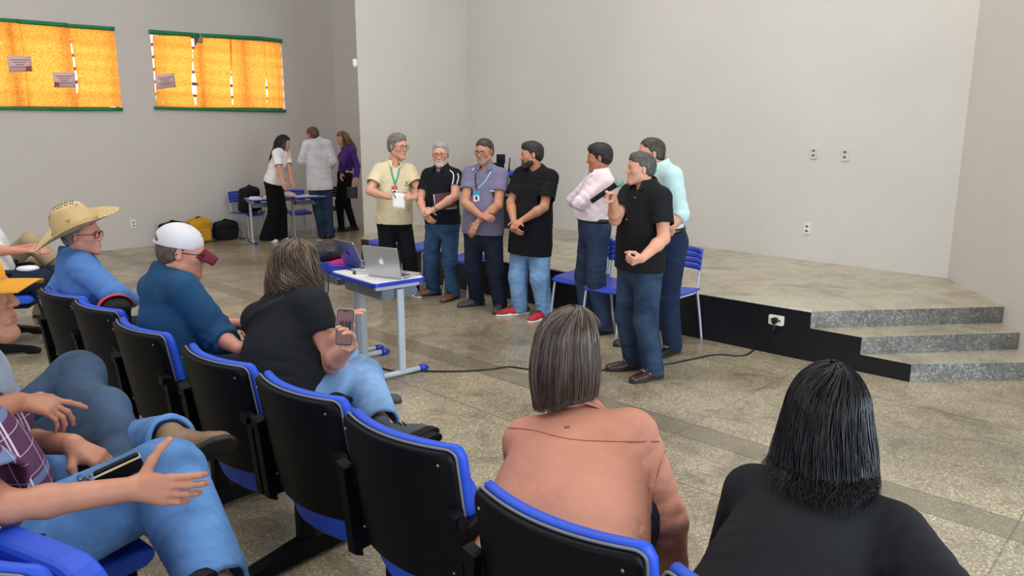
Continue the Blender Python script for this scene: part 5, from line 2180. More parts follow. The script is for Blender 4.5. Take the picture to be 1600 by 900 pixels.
p.ribbon([(632.5, 290), (640, 289)], 0.006, M_dark, 'emblem_writing', 0.003)
buttons(p, [(622.5, 332)])
beige = p
pa = (p.Wr[1] + p.Hd[1] * 0.10)
pp = atd(623, 314, pa[1] - 0.045)
o = MB().grid(lambda u, v: ((u - 0.5) * 0.125, -0.012 * math.sin(3 * u + 1), -(v - 0.5) * 0.155 + 0.02 * (0.5 - u)), 7, 7).build('folded_paper', M_paper, None, pp, 0.12)
solid(o, 0.0015)
tag(o, 'white folded paper held by the man in the beige shirt', 'paper')
o = MB().tube([(-0.03, 0, 0.055), (0.0, 0, -0.005), (0.006, 0, -0.02)], [0.0045, 0.0045, 0.0015], 8).build('pen', M_dark, None, atd(617.5, 307, pa[1] - 0.065))
tag(o, 'black pen in the right hand of the beige shirt man', 'pen')

# 2 ------------------------------------------------ black polo with white piping
p = Human('grey-haired man in a black polo with white shoulder piping holding a notebook', 7.84, (692, 347), (690, 263.5), -22, head=(688.5, 241), hyaw=-4, hpitch=-4, hs=1.03, belly=0.25, tone=(212, 160, 138), h=0.0048)
p.arm(1, (656.5, 314), (662, 330), True, True, hd=(672, 345), hn=(0.55, 0.6, -0.5), curl=(0.4, 0.5, 0.3))
p.arm(-1, (711, 307), (672, 331), True, True, hd=(658, 335), hn=(0.2, 0.75, -0.6), curl=(0.7, 0.8, 0.5))
p.stand((677, 461), (708, 467), -70, -28)
p.build()
p.face((120, 110, 104)).glasses(mat('dark_red_frame', (70, 40, 34), rough=0.3), 0.027, 0.014)
p.hair_short(M_hairlg, 0.009, 0.016, 0.006, 0.006)
p.beard(M_stub, 0.004, True)
p.shirt(M_blackpolo, 0.30, -0.01, 0.014, 0.008, sl_r=(0.064, 0.068), vneck=0.04, seed=21)
p.collar(M_blackpolo, 0.4, 0.04)
p.trousers(M_jean1, 0.08, 0.006)
p.shoes(M_brownshoe, M_soled)
p.ribbon([(703, 266), (708, 271), (708.5, 280), (705.5, 293)], 0.010, M_badge, 'white_piping', 0.003)
p.ribbon([(715, 271), (716.5, 277), (714.5, 285), (712, 296)], 0.010, M_badge, 'white_piping', 0.003)
w = p.Wr[-1]
dw = nrm(p.Wr[-1] - p.El[-1])
q = p.mb('wristwatch', MB().tube([w - dw * 0.030, w - dw * 0.012], [0.034, 0.033], 16), M_watch)
polo = p
nc = atd(696, 314, (p.Wr[-1][1] + p.El[-1][1]) / 2 + 0.085)
a1, a2 = nrm(atd(713, 309, nc[1] + 0.05) - atd(679, 313, nc[1] - 0.05)), None
a2 = nrm(UP * 1.0 - a1 * a1[2] + V3(0.05, 0.1, 0))
a2 = nrm(a2 - a1 * (a2 @ a1))
M_note2 = mat('brown_cover', (92, 58, 54), rough=0.5)
e = empty('notebook', nc, 'brown notebook under the arm of the black polo man', 'notebook')
R = [a1, np.cross(a2, a1), a2]
MB().box((0, 0, 0), (0.235, 0.004, 0.165), R).build('cover', M_note2, e)
MB().box(np.array(R[1]) * 0.006, (0.228, 0.008, 0.158), R).build('pages', M_paper, e)
b = MB().tube([-a1 * 0.118 - a2 * 0.08, -a1 * 0.118 + a2 * 0.08], 0.004, 6)
b.build('white_edge', M_badge, e)
for k in range(7):
    c = a1 * (0.01 + 0.016 * k) - a2 * 0.083
    MB().tube([c + a2 * 0.006 - np.array(R[1]) * 0.005, c - a2 * 0.006, c + a2 * 0.004 + np.array(R[1]) * 0.012], 0.0035, 6).build('binding_ring', M_badge, e)

# 3 ------------------------------------------------ grey purple polo
M_purplepolo = cloth('heather_polo_knit', (116, 112, 138), bump=0.3)
M_polocol = cloth('polo_collar_grey', (108, 110, 132), bump=0.2)
p = Human('man in a grey purple polo with a blue badge, arms crossed low', 7.39, (755, 362), (759, 262), -14, head=(757, 237), hyaw=-28, hpitch=-6, hs=0.99, belly=0.45, g=1.06, tone=(190, 138, 112), h=0.0048)
p.arm(1, (726, 322), (751, 337), True, True, hd=(763, 338), hn=(0.2, 0.7, -0.6), curl=(0.5, 0.6, 0.4))
p.arm(-1, (778, 322), (738, 354), True, True, hd=(731, 371), hn=(0.5, 0.7, -0.2), curl=(0.25, 0.35, 0.3))
p.stand((745, 477), (781, 484), -62, -12)
p.build()
p.face((54, 42, 36)).glasses(mat('dark_brown_frame', (50, 30, 28), rough=0.3), 0.027, 0.016)
p.hair_short(M_hairdb, 0.008, 0.012, 0.004, 0.004)
p.beard(hairmat('beard_grey', (128, 108, 96), (176, 158, 146)), 0.0025, True)
p.shirt(M_purplepolo, 0.29, -0.02, 0.016, 0.012, sl_r=(0.066, 0.072), vneck=0.06, seed=31)
p.collar(M_polocol, 0.45, 0.045)
p.trousers(M_jean3, 0.06, 0.006)
p.shoes(M_greyshoe, M_soled, 0.29)
p.ribbon([(758, 270), (765, 272)], 0.0001, M_polocol, 'placket_edge')
p.ribbon([(767, 268), (762, 277), (756, 286), (746, 295)], 0.014, M_bluerib, 'lanyard')
p.ribbon([(744, 270), (743, 280), (744, 289), (745.5, 296)], 0.012, M_dark, 'lanyard')
badge(p, 744.5, 307, 0.058, 0.10, M_badgeb)
p.ribbon([(765.5, 298.5), (774, 299), (783, 303.5)], 0.008, M_badge, 'sleeve_stripe', 0.003)
p.ribbon([(765.5, 300.5), (774, 301), (783, 305.5)], 0.006, mat('green_stripe', (70, 110, 90)), 'sleeve_stripe', 0.003)
p.ribbon([(741, 262.5), (738, 266.5)], 0.008, M_badge, 'collar_stripe', 0.022)

# 4 ------------------------------------------------ black tee, light jeans
p = Human('bearded man in a black T-shirt and light blue jeans with red trainers', 7.20, (829, 384), (838, 264), -32, head=(830.5, 242), hyaw=-82, hpitch=-4, hs=0.97, belly=0.55, g=1.12, tone=(190, 138, 110), h=0.0048, hdy=-0.02)
p.arm(1, (796, 322), (803, 347), True, True, hd=(806, 362), hn=(0.7, 0.5, -0.1), curl=(0.5, 0.6, 0.5))
p.arm(-1, (850, 324), (815, 345), True, True, hd=(802, 353), hn=(0.3, 0.7, -0.4), curl=(0.7, 0.8, 0.6))
p.stand((812, 491), (851, 497), -72, -40)
p.build()
p.face((20, 16, 14))
p.hair_short(M_hairb, 0.012, 0.0, 0.012, 0.004, quiff=0.01, nape=-0.07)
p.beard(M_stubd, 0.006, True)
p.shirt(M_blacktee, 0.36, -0.08, 0.018, 0.020, sl_r=(0.068, 0.080), neck=0.066, seed=41, folds=1.2)
p.trousers(M_jean2, 0.04, 0.010, seed=8)
p.shoes(mat('red_knit', (170, 34, 44), rough=0.7, var=0.35, nscale=14), M_solew, 0.30, bulk=1.05, sole_t=0.036, dots=M_dark, heel_m=M_dark)

# 5 ------------------------------------------------ pink shirt
M_pinks = cloth('pale_pink_cotton', (232, 216, 224), bump=0.35)
p = Human('man in a pale pink shirt with folded arms, seen from his left side', 6.62, (929, 359), (938, 271), -76, head=(936, 246.5), hyaw=-98, hpitch=-6, hs=0.98, belly=0.65, tone=(176, 122, 96), h=0.0048)
p.arm(-1, (901, 321), (917, 304), True, False, hd=(0.3, 0.9, 0.2), hn=(0.6, -0.3, -0.6), curl=(0.5, 0.6, 0.4), clear=False)
p.arm(1, (896, 313), (926, 308), False, False, hd=(0.9, 0.2, 0.0), hn=(0.3, 0.5, 0.6), curl=(0.5, 0.6, 0.4), clear=False)
p.stand((919, 512), (944, 521), -75, -60)
p.build()
p.face((20, 16, 14))
p.hair_short(M_hairb, 0.014, 0.0, 0.010, 0.008, nape=-0.075, quiff=0.008)
p.shirt(M_pinks, 0.93, 0, 0.016, 0.008, tuck=True, sl_r=(0.064, 0.058), cuff=0.046, seed=51, folds=1.6)
p.collar(M_pinks, 0.45, 0.045)
p.trousers(M_jean4, 0.115, 0.008, seed=9)
p.belt(M_blackshoe, 0.115)
p.shoes(M_blackshoe, M_soled)

# 6 ------------------------------------------------ pale green shirt (behind the speaker)
M_mint = cloth('pale_green_cotton', (182, 212, 210), bump=0.35)
p = Human('man in a pale green long-sleeved shirt standing behind the speaker', 5.76, (1043, 378), (1031, 261), -68, head=(1017, 240), hyaw=-84, hpitch=-2, hs=0.93, belly=0.3, tone=(200, 150, 126), h=0.0048)
p.arm(-1, (1066, 350), (1035, 372), True, True, hd=(1015, 376), hn=(0.2, 0.6, 0.5), curl=(0.5, 0.6, 0.4))
p.arm(1, (1012, 345), (1034, 366), True, True, hd=(1044, 368), hn=(0.2, 0.6, 0.5), curl=(0.5, 0.6, 0.4))
p.stand((996, 539), (1050, 552), -78, -45)
p.build()
p.face((40, 32, 28)).glasses()
p.hair_short(M_hairdb, 0.008, 0.030, 0.0, 0.006, nape=-0.07)
p.shirt(M_mint, 0.60, 0, 0.016, 0.012, tuck=True, sl_r=(0.066, 0.062), seed=61, folds=1.6)
p.collar(M_mint, 0.45, 0.05)
p.trousers(denim('navy_chino', (28, 40, 66), 0.25), 0.115, 0.010, seed=10)
p.belt(M_blackshoe, 0.115)
p.shoes(M_blackshoe, M_soled, dots=M_lace)

# 7 ------------------------------------------------ the speaker
p = Human('speaker in a black short-sleeved shirt talking into a microphone', 5.21, (1000, 414), (1009, 290), -58, head=(1001, 264), hyaw=-84, hpitch=2, hs=0.88, belly=0.35, tone=(204, 154, 130), h=0.0045)
p.arm(-1, (1037, 373), (1003, 404), True, True, hd=(982, 411), hn=(0.1, 0.8, 0.5), curl=(1.2, 1.3, 0.8), thumb=((0.7, 0.4, 0.6), (0.7, -0.2, 0.7), (0.6, -0.5, 0.6)))
p.arm(1, (961, 343), (957.5, 309), True, True, hd=(954, 292), hn=(-0.75, -0.55, 0.1), curl=(1.0, 1.3, 0.9), thumb=((0.5, 0.6, 0.5), (0.5, 0.1, 0.8), (0.4, -0.3, 0.9)))
p.stand((989, 577), (1020, 591), -80, -58)
p.build()
p.face((40, 36, 34))
p.hair_short(M_hairsp, 0.010, 0.004, 0.012, 0.005, quiff=0.010, nape=-0.07)
p.shirt(M_blackshirt, 0.33, -0.03, 0.016, 0.014, sl_r=(0.066, 0.074), vneck=0.05, seed=71)
p.collar(M_blackshirt, 0.5, 0.05)
p.trousers(M_jean5, 0.06, 0.008, seed=12)
p.shoes(M_darkbrown, M_soled, dots=M_lace)
buttons(p, [(992, 309), (979, 343)], M_watch)
hc = p.Wr[1] + nrm(p.Hd[1]) * 0.085 * 1.0 + nrm(p.Hn[1]) * 0.026
m0, m1 = atd(930, 309, hc[1] - 0.02), atd(968, 283, hc[1] - 0.0)
ax = nrm(m1 - m0)
e = empty('microphone', hc, 'black wireless microphone with a grey green head held at the mouth', 'microphone')
mm = lambda t: hc + ax * t - hc
MB().tube([mm(-0.135), mm(-0.128), mm(0.02), mm(0.055), mm(0.062)], [0.014, 0.0165, 0.0165, 0.020, 0.022], 16).build('handle', M_blackp, e)
MB().tube([mm(0.060), mm(0.066), mm(0.085), mm(0.102), mm(0.112), mm(0.115)], [0.022, 0.0255, 0.027, 0.023, 0.013, 0.003], 18).build('grille_head', mat('microphone_mesh', (120, 150, 140), rough=0.45, metal=0.5, bump=0.5, bscale=500), e)
MB().tube([mm(0.056), mm(0.064)], [0.0245, 0.0245], 18).build('ring', M_watch, e)

# ------------------------------------------------------------------ far corner
M_white_t = cloth('white_tee_cotton', (236, 232, 234), bump=0.3)
M_white_s = cloth('white_shirt_cotton', (220, 224, 232), bump=0.25)
M_str_black = strandmat('long_hair_black', [(0.0, (10, 9, 10)), (0.6, (24, 22, 24)), (1.0, (52, 46, 48))])
p = Human('woman in a white T-shirt and wide black trousers leaning over the far desk', 11.98, (427.5, 284), (441.5, 234), 78, head=(442, 225), hyaw=108, hpitch=-16, fem=True, tone=(206, 154, 132), h=0.0055, sc=0.97)
p.arm(1, (437, 266), (442, 285), True, True, hd=(444, 295), hn=(0.3, 0.8, 0))
p.arm(-1, (452, 264), (456, 284), True, True, hd=(461, 290), hn=(0, 0, -1))
p.stand((420, 378), (437, 376), 70, 78)
p.build()
p.face((30, 22, 20))
p.hull_hair(M_str_black, 0.27, [(0, 1.0), (0.08, 1.08), (0.2, 1.22), (0.3, 1.25)], 420, phm=118, push=0.02, wave=0.004, seed=4, r=0.002, seg=10, back=0.02)
p.shirt(M_white_t, 0.36, -0.02, 0.014, 0.008, sl_r=(0.060, 0.070), seed=81)
p.trousers(M_blackjean, 0.10, 0.006, flare=0.055, seed=14, calf=0.085, knee=0.082)
p.shoes(M_solew, M_solew, 0.25)

p = Human('man in a white shirt and jeans with his back turned at the far desk', 12.83, (500, 292), (495, 219), -162, head=(488.5, 211.5), hyaw=-128, hpitch=-10, belly=0.35, g=1.05, tone=(200, 150, 126), h=0.0055, sc=1.03)
p.arm(-1, (470, 256), (473, 233), True, False, hd=(478, 221), hn=(0.7, 0.5, 0.2), curl=(0.8, 0.8, 0.5))
p.arm(1, (522, 258), (514, 268), False, False, hd=(0, 1, 0))
p.stand((515, 372), (505, 372), 175, -170)
p.build()
p.face((60, 46, 38))
p.hair_short(hairmat('hair_brown', (62, 46, 36), (112, 90, 72)), 0.012, 0.0, 0.008, 0.006)
p.shirt(M_white_s, 0.62, -0.05, 0.018, 0.018, sl_r=(0.066, 0.060), seed=91, folds=1.8)
p.collar(M_white_s, 0.45, 0.03)
p.trousers(M_jean5, 0.04, 0.008, seed=15)
p.shoes(M_darkbrown, M_soled)

M_purple = cloth('purple_satin', (74, 40, 122), bump=0.4, rough=0.5)
M_str_blond = strandmat('long_hair_blond', [(0.0, (84, 60, 44)), (0.5, (140, 108, 78)), (1.0, (206, 176, 136))])
p = Human('woman in a purple blouse and black trousers with long blond hair', 13.42, (539, 275), (546, 228), -58, head=(536.5, 217.5), hyaw=-66, hpitch=-22, fem=True, tone=(212, 160, 138), h=0.0055, sc=0.98)
p.arm(-1, (558, 260), (557, 279), True, True, hd=(559, 290), hn=(-0.6, 0.5, 0))
p.arm(1, (536, 254), (534, 271), True, False, hd=(532, 280), hn=(0.6, 0.5, 0))
p.stand((534, 362), (553, 360), -68, -75)
p.build()
p.face((60, 44, 36))
p.hull_hair(M_str_blond, 0.34, [(0, 0.97), (0.08, 0.95), (0.2, 0.85), (0.36, 0.8)], 420, phm=116, push=0.02, wave=0.003, seed=5, r=0.002, seg=10, back=-0.02)
p.shirt(M_purple, 0.97, 0, 0.016, 0.012, tuck=True, sl_r=(0.060, 0.058), cuff=0.048, seed=101, folds=1.6)
p.trousers(M_blackjean, 0.115, 0.004, seed=16, knee=0.068, calf=0.058)
p.belt(mat('belt_gold_discs', (206, 190, 160), rough=0.35, metal=0.4, var=0.5, nscale=60), 0.118)
p.shoes(M_blackshoe, M_soled, 0.25)
bc = atd(550, 300, p.Pc[1] - 0.12)
e = empty('handbag', bc - UP * 0.12, 'small black handbag hanging at the hip of the woman in purple', 'bag')
MB().box((0, 0, 0.11), (0.20, 0.07, 0.20), None, 0.03).build('bag_body', M_blackshoe, e)
MB().tube(bez([V3(-0.09, 0, 0.20), V3(-0.06, -0.01, 0.36), V3(0.0, 0.0, 0.42), V3(0.06, 0.01, 0.36), V3(0.09, 0, 0.20)], 6), 0.008, 6).build('shoulder_strap', M_blackshoe, e)
# ------------------------------------------------------------------ seated audience
def seat_of(ch, fwd=0.16, z=0.545, side=0.0):
    a = ch.rotation_euler[2]
    f = V3(-math.sin(a), math.cos(a), 0)
    r = V3(math.cos(a), math.sin(a), 0)
    return np.array(ch.location) + f * fwd + r * side + UP * z


def under(Pc, Nb, yaw):
    r = frame(yaw)[0]
    return Pc + r * ((Nb - Pc) @ r)


def stripes(name, base, line, scale, rot=(0, 0, 0)):
    n = NT(name)
    mp = n.coord((1, 1, 1), rot)
    w = n.new('ShaderNodeTexWave', _wave_type='BANDS', _bands_direction='X', Scale=scale, Distortion=0.8)
    w.inputs['Detail'].default_value = 1
    n.ln(mp, 0, w, 'Vector')
    r = n.ramp(w, 'Fac', [(0.35, s2l(base)), (0.8, s2l(line))])
    n.ln(r, 0, n.b, 'Base Color')
    n.b.inputs['Roughness'].default_value = 0.85
    n.b.inputs['Specular IOR Level'].default_value = 0.2
    n.bump(n.noise(n.coord(), 24, 3, 0.5, 0.6), 0, 0.35, 0.008)
    return n.m


# straw hat man -------------------------------------------------------
M_bluestr = stripes('blue_striped_cotton', (72, 116, 184), (96, 140, 202), 38, (0, 0, 0.8))
Pc = seat_of(chA, 0.17)
Nb = reach(116, 396, Pc, 0.52, True)
Pc = under(Pc, Nb, 128)
Nb = reach(116, 396, Pc, 0.52, True)
p = Human('man in a wide straw hat and a blue striped shirt seated at the row end', Pc[1], Pc, Nb, 128, head=(0, 0, 0), hyaw=97, hpitch=2, belly=0.3, g=1.12, tone=(206, 150, 136), h=0.0048, hs=0.96, sw=0.182)
p.Hc = atd(128, 367, Nb[1] - 0.01)
p.arm(1, (180, 462), (212, 470), True, False, hd=(1, 0.6, -0.2), hn=(0, 0, -1), clear=False)
p.arm(-1, Nb + V3(-0.25, 0.15, -0.3), Nb + V3(0.0, 0.42, -0.34), hd=(0.7, 0.7, -0.2), hn=(0, 0, -1), clear=False)
a = 128
F_ = frame(a)
p.leg(1, Pc + F_[1] * 0.43 + F_[0] * 0.12 - UP * 0.02, Pc + F_[1] * 0.45 + F_[0] * 0.12 - UP * 0.46, a)
p.leg(-1, Pc + F_[1] * 0.43 - F_[0] * 0.12 - UP * 0.02, Pc + F_[1] * 0.45 - F_[0] * 0.12 - UP * 0.46, a)
p.build()
p.face((120, 100, 90), (176, 104, 96)).glasses(mat('wine_frame', (74, 28, 26), rough=0.3), 0.025, 0.017, 0.0028)
p.hair_short(M_hairg, 0.006, 0.01, 0.0, 0.004)
p.shirt(M_bluestr, 0.92, -0.08, 0.014, 0.012, sl_r=(0.070, 0.064), seed=111, folds=1.6)
p.collar(M_bluestr, 0.45, 0.03)
p.trousers(M_jean3, 0.06, 0.006, seed=20)
p.shoes(M_darkbrown, M_soled)


def straw():
    n = NT('straw_weave')
    mp = n.coord()
    w1 = n.new('ShaderNodeTexWave', _wave_type='BANDS', _bands_direction='DIAGONAL', Scale=42.0, Distortion=1.2)
    w2 = n.new('ShaderNodeTexWave', _wave_type='BANDS', _bands_direction='Z', Scale=36.0, Distortion=1.5)
    n.ln(mp, 0, w1, 'Vector')
    n.ln(mp, 0, w2, 'Vector')
    m = n.math('MULTIPLY', (w1, 'Fac'), (w2, 'Fac'))
    r = n.ramp(m, 0, [(0.0, s2l((168, 138, 88))), (0.3, s2l((212, 190, 142))), (0.8, s2l((230, 212, 168)))])
    n.ln(r, 0, n.b, 'Base Color')
    n.b.inputs['Roughness'].default_value = 0.7
    n.bump(m, 0, 0.5, 0.004)
    return n.m


M_straw = straw()
M_strawb = mat('straw_band', (176, 148, 98), rough=0.7, var=0.25, nscale=90)
M_stitch = mat('dark_stitching', (52, 40, 28), rough=0.8)


def straw_hat(p, tilt=(4, 0)):
    k = p.sc * p.hs * 1.16
    HR = frame(116, tilt[0], tilt[1])
    O = p.W(0, -0.030, 0.048)
    Wh = lambda x, y, z: O + k * (HR[0] * x + HR[1] * y + HR[2] * z)
    a0, b0 = 0.088, 0.108

    def brim(u, v):
        th = 2 * math.pi * u
        c, s_ = math.cos(th), math.sin(th)
        w = 0.105 + 0.018 * s_ * s_
        x, y = (a0 + w * v) * c, (b0 + w * v) * s_
        z = 0.042 * abs(c) ** 2.2 * v ** 1.6 - 0.030 * v * (0.6 - 0.4 * s_) * abs(s_) ** 2 * (1 if s_ < 0 else 0.45)
        return Wh(x, y, z)

    def crown(u, v):
        th = 2 * math.pi * u
        c, s_ = math.cos(th), math.sin(th)
        H_ = 0.128
        if v < 0.62:
            t = v / 0.62
            f = 1 - 0.22 * t ** 1.5
            z = H_ * (0.92 * t)
        else:
            t = (v - 0.62) / 0.38
            f = 0.78 * (1 - t ** 1.4)
            z = H_ * (0.92 + 0.10 * math.sin(t * math.pi / 2))
        x, y = a0 * f * c, b0 * f * s_
        # centre crease and front pinches
        top = max(0, (z / H_ - 0.6) / 0.4)
        z -= 0.040 * math.exp(-(x / 0.024) ** 2) * top * (1 if y < 0.075 else 0.6)
        pin = math.exp(-((y - 0.055) / 0.03) ** 2) * max(0, min(1, (z / H_ - 0.25) / 0.5))
        x *= 1 - 0.30 * pin
        return Wh(x, y, z)
    b = MB().grid(crown, 56, 26, True)
    hat = p.mb('straw_hat', b, M_straw)
    solid(hat, 0.003, 0)
    br = p.mb('brim', MB().grid(brim, 56, 10, True), M_straw, hat)
    solid(br, 0.004, 0)
    p.mb('hat_band', MB().tube([Wh((a0 + 0.003) * math.cos(t), (b0 + 0.003) * math.sin(t), 0.012) for t in np.linspace(0, 2 * math.pi, 41)], 0.009 * k, 6, False, True, None), M_strawb, hat)
    for sx in (-1, 1):
        for q in range(13):
            y = -0.085 + 0.0125 * q
            x = sx * (0.040 - 0.10 * max(0, y - 0.02))
            # find crown height at x, y by sampling
            best = None
            for u in np.linspace(0, 1, 60, endpoint=False):
                for v in np.linspace(0.5, 1, 22):
                    c_ = crown(u, v)
                    l = (c_ - O) @ HR.T / k
                    dd = (l[0] - x) ** 2 + (l[1] - y) ** 2
                    if best is None or dd < best[0]:
                        best = (dd, l)
            l = best[1]
            p.mb('stitch', MB().tube([Wh(l[0] - 0.004, l[1] - 0.002, l[2] + 0.003), Wh(l[0], l[1], l[2] + 0.0055), Wh(l[0] + 0.004, l[1] + 0.002, l[2] + 0.003)], 0.0022, 5), M_stitch, hat)
    for dx, dz in ((0, 0), (0.012, 0.0), (0.005, -0.010)):
        best = None
        c_ = Wh(0.3, -0.01 + dx, 0.06 + dz)
        o = Wh(a0 * 0.93, -0.01 + dx, 0.06 + dz)
        p.mb('eyelet', MB().tube([o - HR[0] * 0.002, o + HR[0] * 0.003], 0.0032, 8), M_stitch, hat)
    return hat


straw_hat(p, (23, -6))

# white cap man --------------------------------------------------------
M_petrol = cloth('petrol_blue_cotton', (32, 74, 112), bump=0.35)
M_capw = cloth('white_cap_cotton', (202, 203, 208), bump=0.15)
M_capm = cloth('maroon_cap_visor', (104, 36, 50), bump=0.15)
M_capy = cloth('mustard_cap_cotton', (222, 158, 52), bump=0.2)
Pc = seat_of(chC, 0.16, 0.545, -0.06)
Nb = reach(262, 421, Pc, 0.53, False)
Pc = under(Pc, Nb, 134)
Nb = reach(262, 421, Pc, 0.53, False)
p = Human('man in a white cap with maroon visor and a petrol blue shirt looking down', Pc[1], Pc, Nb, 134, head=(0, 0, 0), hyaw=110, hpitch=-10, belly=0.45, g=1.15, tone=(208, 150, 130), h=0.0045, hs=1.04, sw=0.190)
p.Hc = atd(284, 394, Nb[1] + 0.0)
p.arm(1, (344, 528), (374, 545), True, True, hd=(0.75, 0.55, 0.1), hn=(-0.3, 0.3, -0.9), clear=False, curl=(0.5, 0.6, 0.4))
p.arm(-1, Nb + V3(0.05, 0.32, -0.36), (379, 506), True, True, hd=(0.7, -0.2, -0.2), hn=(0, 0, -1), clear=False, curl=(0.5, 0.6, 0.4))
F_ = frame(132)
for sd in (1, -1):
    p.leg(sd, Pc + F_[1] * 0.43 + F_[0] * 0.12 * sd - UP * 0.0, Pc + F_[1] * 0.46 + F_[0] * 0.12 * sd - UP * 0.46, 132)
p.build()
p.face((60, 44, 38)).glasses(M_frame, 0.025, 0.016, 0.0028)
p.hair_short(hairmat('hair_brown_cropped', (66, 52, 44), (112, 96, 84)), 0.004, 0.0, 0.0, 0.002, nape=-0.062, capz=0.105)
p.shirt(M_petrol, 0.72, -0.10, 0.014, 0.014, sl_r=(0.072, 0.074), seed=121, folds=1.6)
p.collar(M_petrol, 0.4, 0.03)
p.trousers(M_jean3, 0.06, 0.006, seed=21)
p.shoes(M_darkbrown, M_soled)


def baseball_cap(p, dome_m, visor_m, opening=True, tilt=0, vis=0.078, droop=1.0, vw=0.068):
    k, W_, HR = p.sc * p.hs, p.W, p.HR
    ops = [('u', ell(W_(0, -0.018, 0.045), HR, (0.091 * k, 0.112 * k, 0.096 * k)), 0),
           ('p', W_(0, 0, 0.026), nrm(-HR[2] - HR[1] * 0.05), 0.002),
           ('s', ell(W_(0, -0.018, 0.035), HR, (0.080 * k, 0.101 * k, 0.088 * k)), 0.001)]
    if opening:
        ops.append(('gs', [('u', ell(W_(0, -0.125, 0.045), HR, (0.060 * k, 0.055 * k, 0.036 * k)), 0), ('p', W_(0, 0, 0.046), -HR[2], 0.001)], 0.001))
    hat = p.part('cap', ops, dome_m, 0.0035, 1)

    def vf(u, v):
        x = (u - 0.5) * 2
        w = vw * math.sqrt(max(0, 1 - (v * 0.62) ** 2.2))
        y0 = -0.018 + 0.104 * math.sqrt(max(0, 1 - (x * 0.074 / 0.085) ** 2))
        y1 = 0.070 + vis * (1 - 0.28 * x * x)
        y = y0 + (y1 + 0.018 - y0) * v
        return W_(x * w * (1.0 if v < 1 else 1), y, 0.030 - 0.030 * x * x * (0.4 + 0.6 * droop) - (0.028 * v + 0.014 * v * v) * droop)
    vi = p.mb('visor', MB().grid(vf, 17, 9), visor_m, hat)
    solid(vi, 0.004, 0)
    p.mb('button', MB().tube([W_(0, -0.018, 0.135), W_(0, -0.018, 0.141)], [0.008, 0.006], 10), dome_m, hat)
    for ph in (0, 60, 120):
        c, s_ = math.cos(math.radians(ph + 90)), math.sin(math.radians(ph + 90))
        P = []
        for q in range(17):
            t = math.pi * q / 16
            z = 0.045 + 0.0935 * math.sin(t)
            if z < 0.05:
                continue
            e = math.cos(t)
            P.append(W_(0.0885 * c * e, -0.018 + 0.1095 * s_ * e, z))
        p.mb('seam', MB().tube(P, 0.0011, 5), dome_m, hat)
    return hat


baseball_cap(p, M_capw, M_capm)
e = empty('phone', p.Wr[1] + nrm(p.Hd[1]) * 0.09 + UP * 0.03, 'black phone in the hand of the white cap man', 'phone', None, 0.6)
MB().prism(rrect(0.072, 0.148, 0.012), 0.009, (0, 0, 0), (1, 0, 0), nrm((0, 1, 0.25))).build('case', M_blackp, e)
MB().prism(rrect(0.066, 0.140, 0.010), 0.002, V3(0, -0.25, 1) * 0.0052, (1, 0, 0), nrm((0, 1, 0.25))).build('screen', M_scr, e)

# red and black bag on the chair between ----------------------------------
sb = atd(180, 472, 3.86) - UP * 0.13
e = empty('backpack', sb, 'black bag with a red panel standing on the chair beside the white cap man', 'bag')
v, q = polymesh([('u', rbox((0, 0, 0.06), frame(130), (0.05, 0.03, 0.04), 0.03), 0), ('u', ell((0, 0, 0.11), frame(130), (0.05, 0.08, 0.055)), 0.03), ('n', 0.003, 30, 7), ('p', (0, 0, 0), (0, 0, -1), 0.004)], 0.008)
mesh_np('bag_body', v, q, M_bag, e, True, np.zeros(3))
b = MB()
rr_ = frame(130)
b.grid(lambda u, v: V3(0, 0, 0.10) + rr_[0] * (0.012 + 0.035 * (v - 0.5)) + rr_[1] * 0.088 * math.cos(math.pi * u) + UP * (0.070 * math.sin(math.pi * u)), 20, 4)
solid(b.build('red_panel', mat('red_nylon', (206, 46, 60), rough=0.6), e), 0.006, 0)

# black T-shirt with phone ---------------------------------------------------
M_tee2 = cloth('charcoal_tee_cotton', (26, 30, 36), bump=0.3)
M_curl = strandmat('wavy_hair_brown', [(0.0, (50, 40, 33)), (0.5, (84, 68, 56)), (0.8, (122, 102, 84)), (1.0, (172, 150, 126))])
Pc = seat_of(chD, 0.27, 0.545, 0.08)
Nb = reach(447, 466, Pc, 0.53, False)
Pc = under(Pc, Nb, 138)
Nb = reach(447, 466, Pc, 0.53, False)
p = Human('person in a black T-shirt with wavy brown hair filming with a phone', Pc[1], Pc, Nb, 138, head=(0, 0, 0), hyaw=146, hpitch=-4, belly=0.8, g=1.2, tone=(214, 162, 140), h=0.0042, hs=1.0, sw=0.195)
p.Hc = atd(465, 418, Nb[1] + 0.04)
p.arm(1, (525, 592), (549, 540), False, True, hd=(547, 512), hn=(-0.55, -0.7, 0.1), clear=False, curl=(0.35, 0.5, 0.4), thumb=((0.55, 0.5, 0.75), (0.6, -0.3, 0.8), (0.6, -0.8, 0.1)))
wr = p.Wr[1]
p.arm(-1, wr + V3(-0.20, 0.26, -0.10), wr + V3(-0.065, 0.10, 0.02), hd=(0.25, -0.08, 0.6), hn=(0.8, 0, -0.2), clear=False, curl=(0.4, 0.5, 0.3))
p.leg(1, (566, 590), (598, 665), 120, False, True)
p.leg(-1, p.Kn[1] + V3(-0.18, 0.30, 0.02), at(575, 612, 0.085), 100)
p.build()
p.face((80, 62, 50))
p.hull_hair(M_curl, lambda ph: 0.100 + 0.03 * math.cos(ph * 3), [(0, 1.0), (0.06, 1.10), (0.12, 1.14), (0.18, 1.06)], 2600, phm=128, a=0.094, b=0.116, c=0.122, wave=0.024, wfreq=1.7, r=0.0012, seg=22, seed=9, zjit=0.025, spread=0.012)
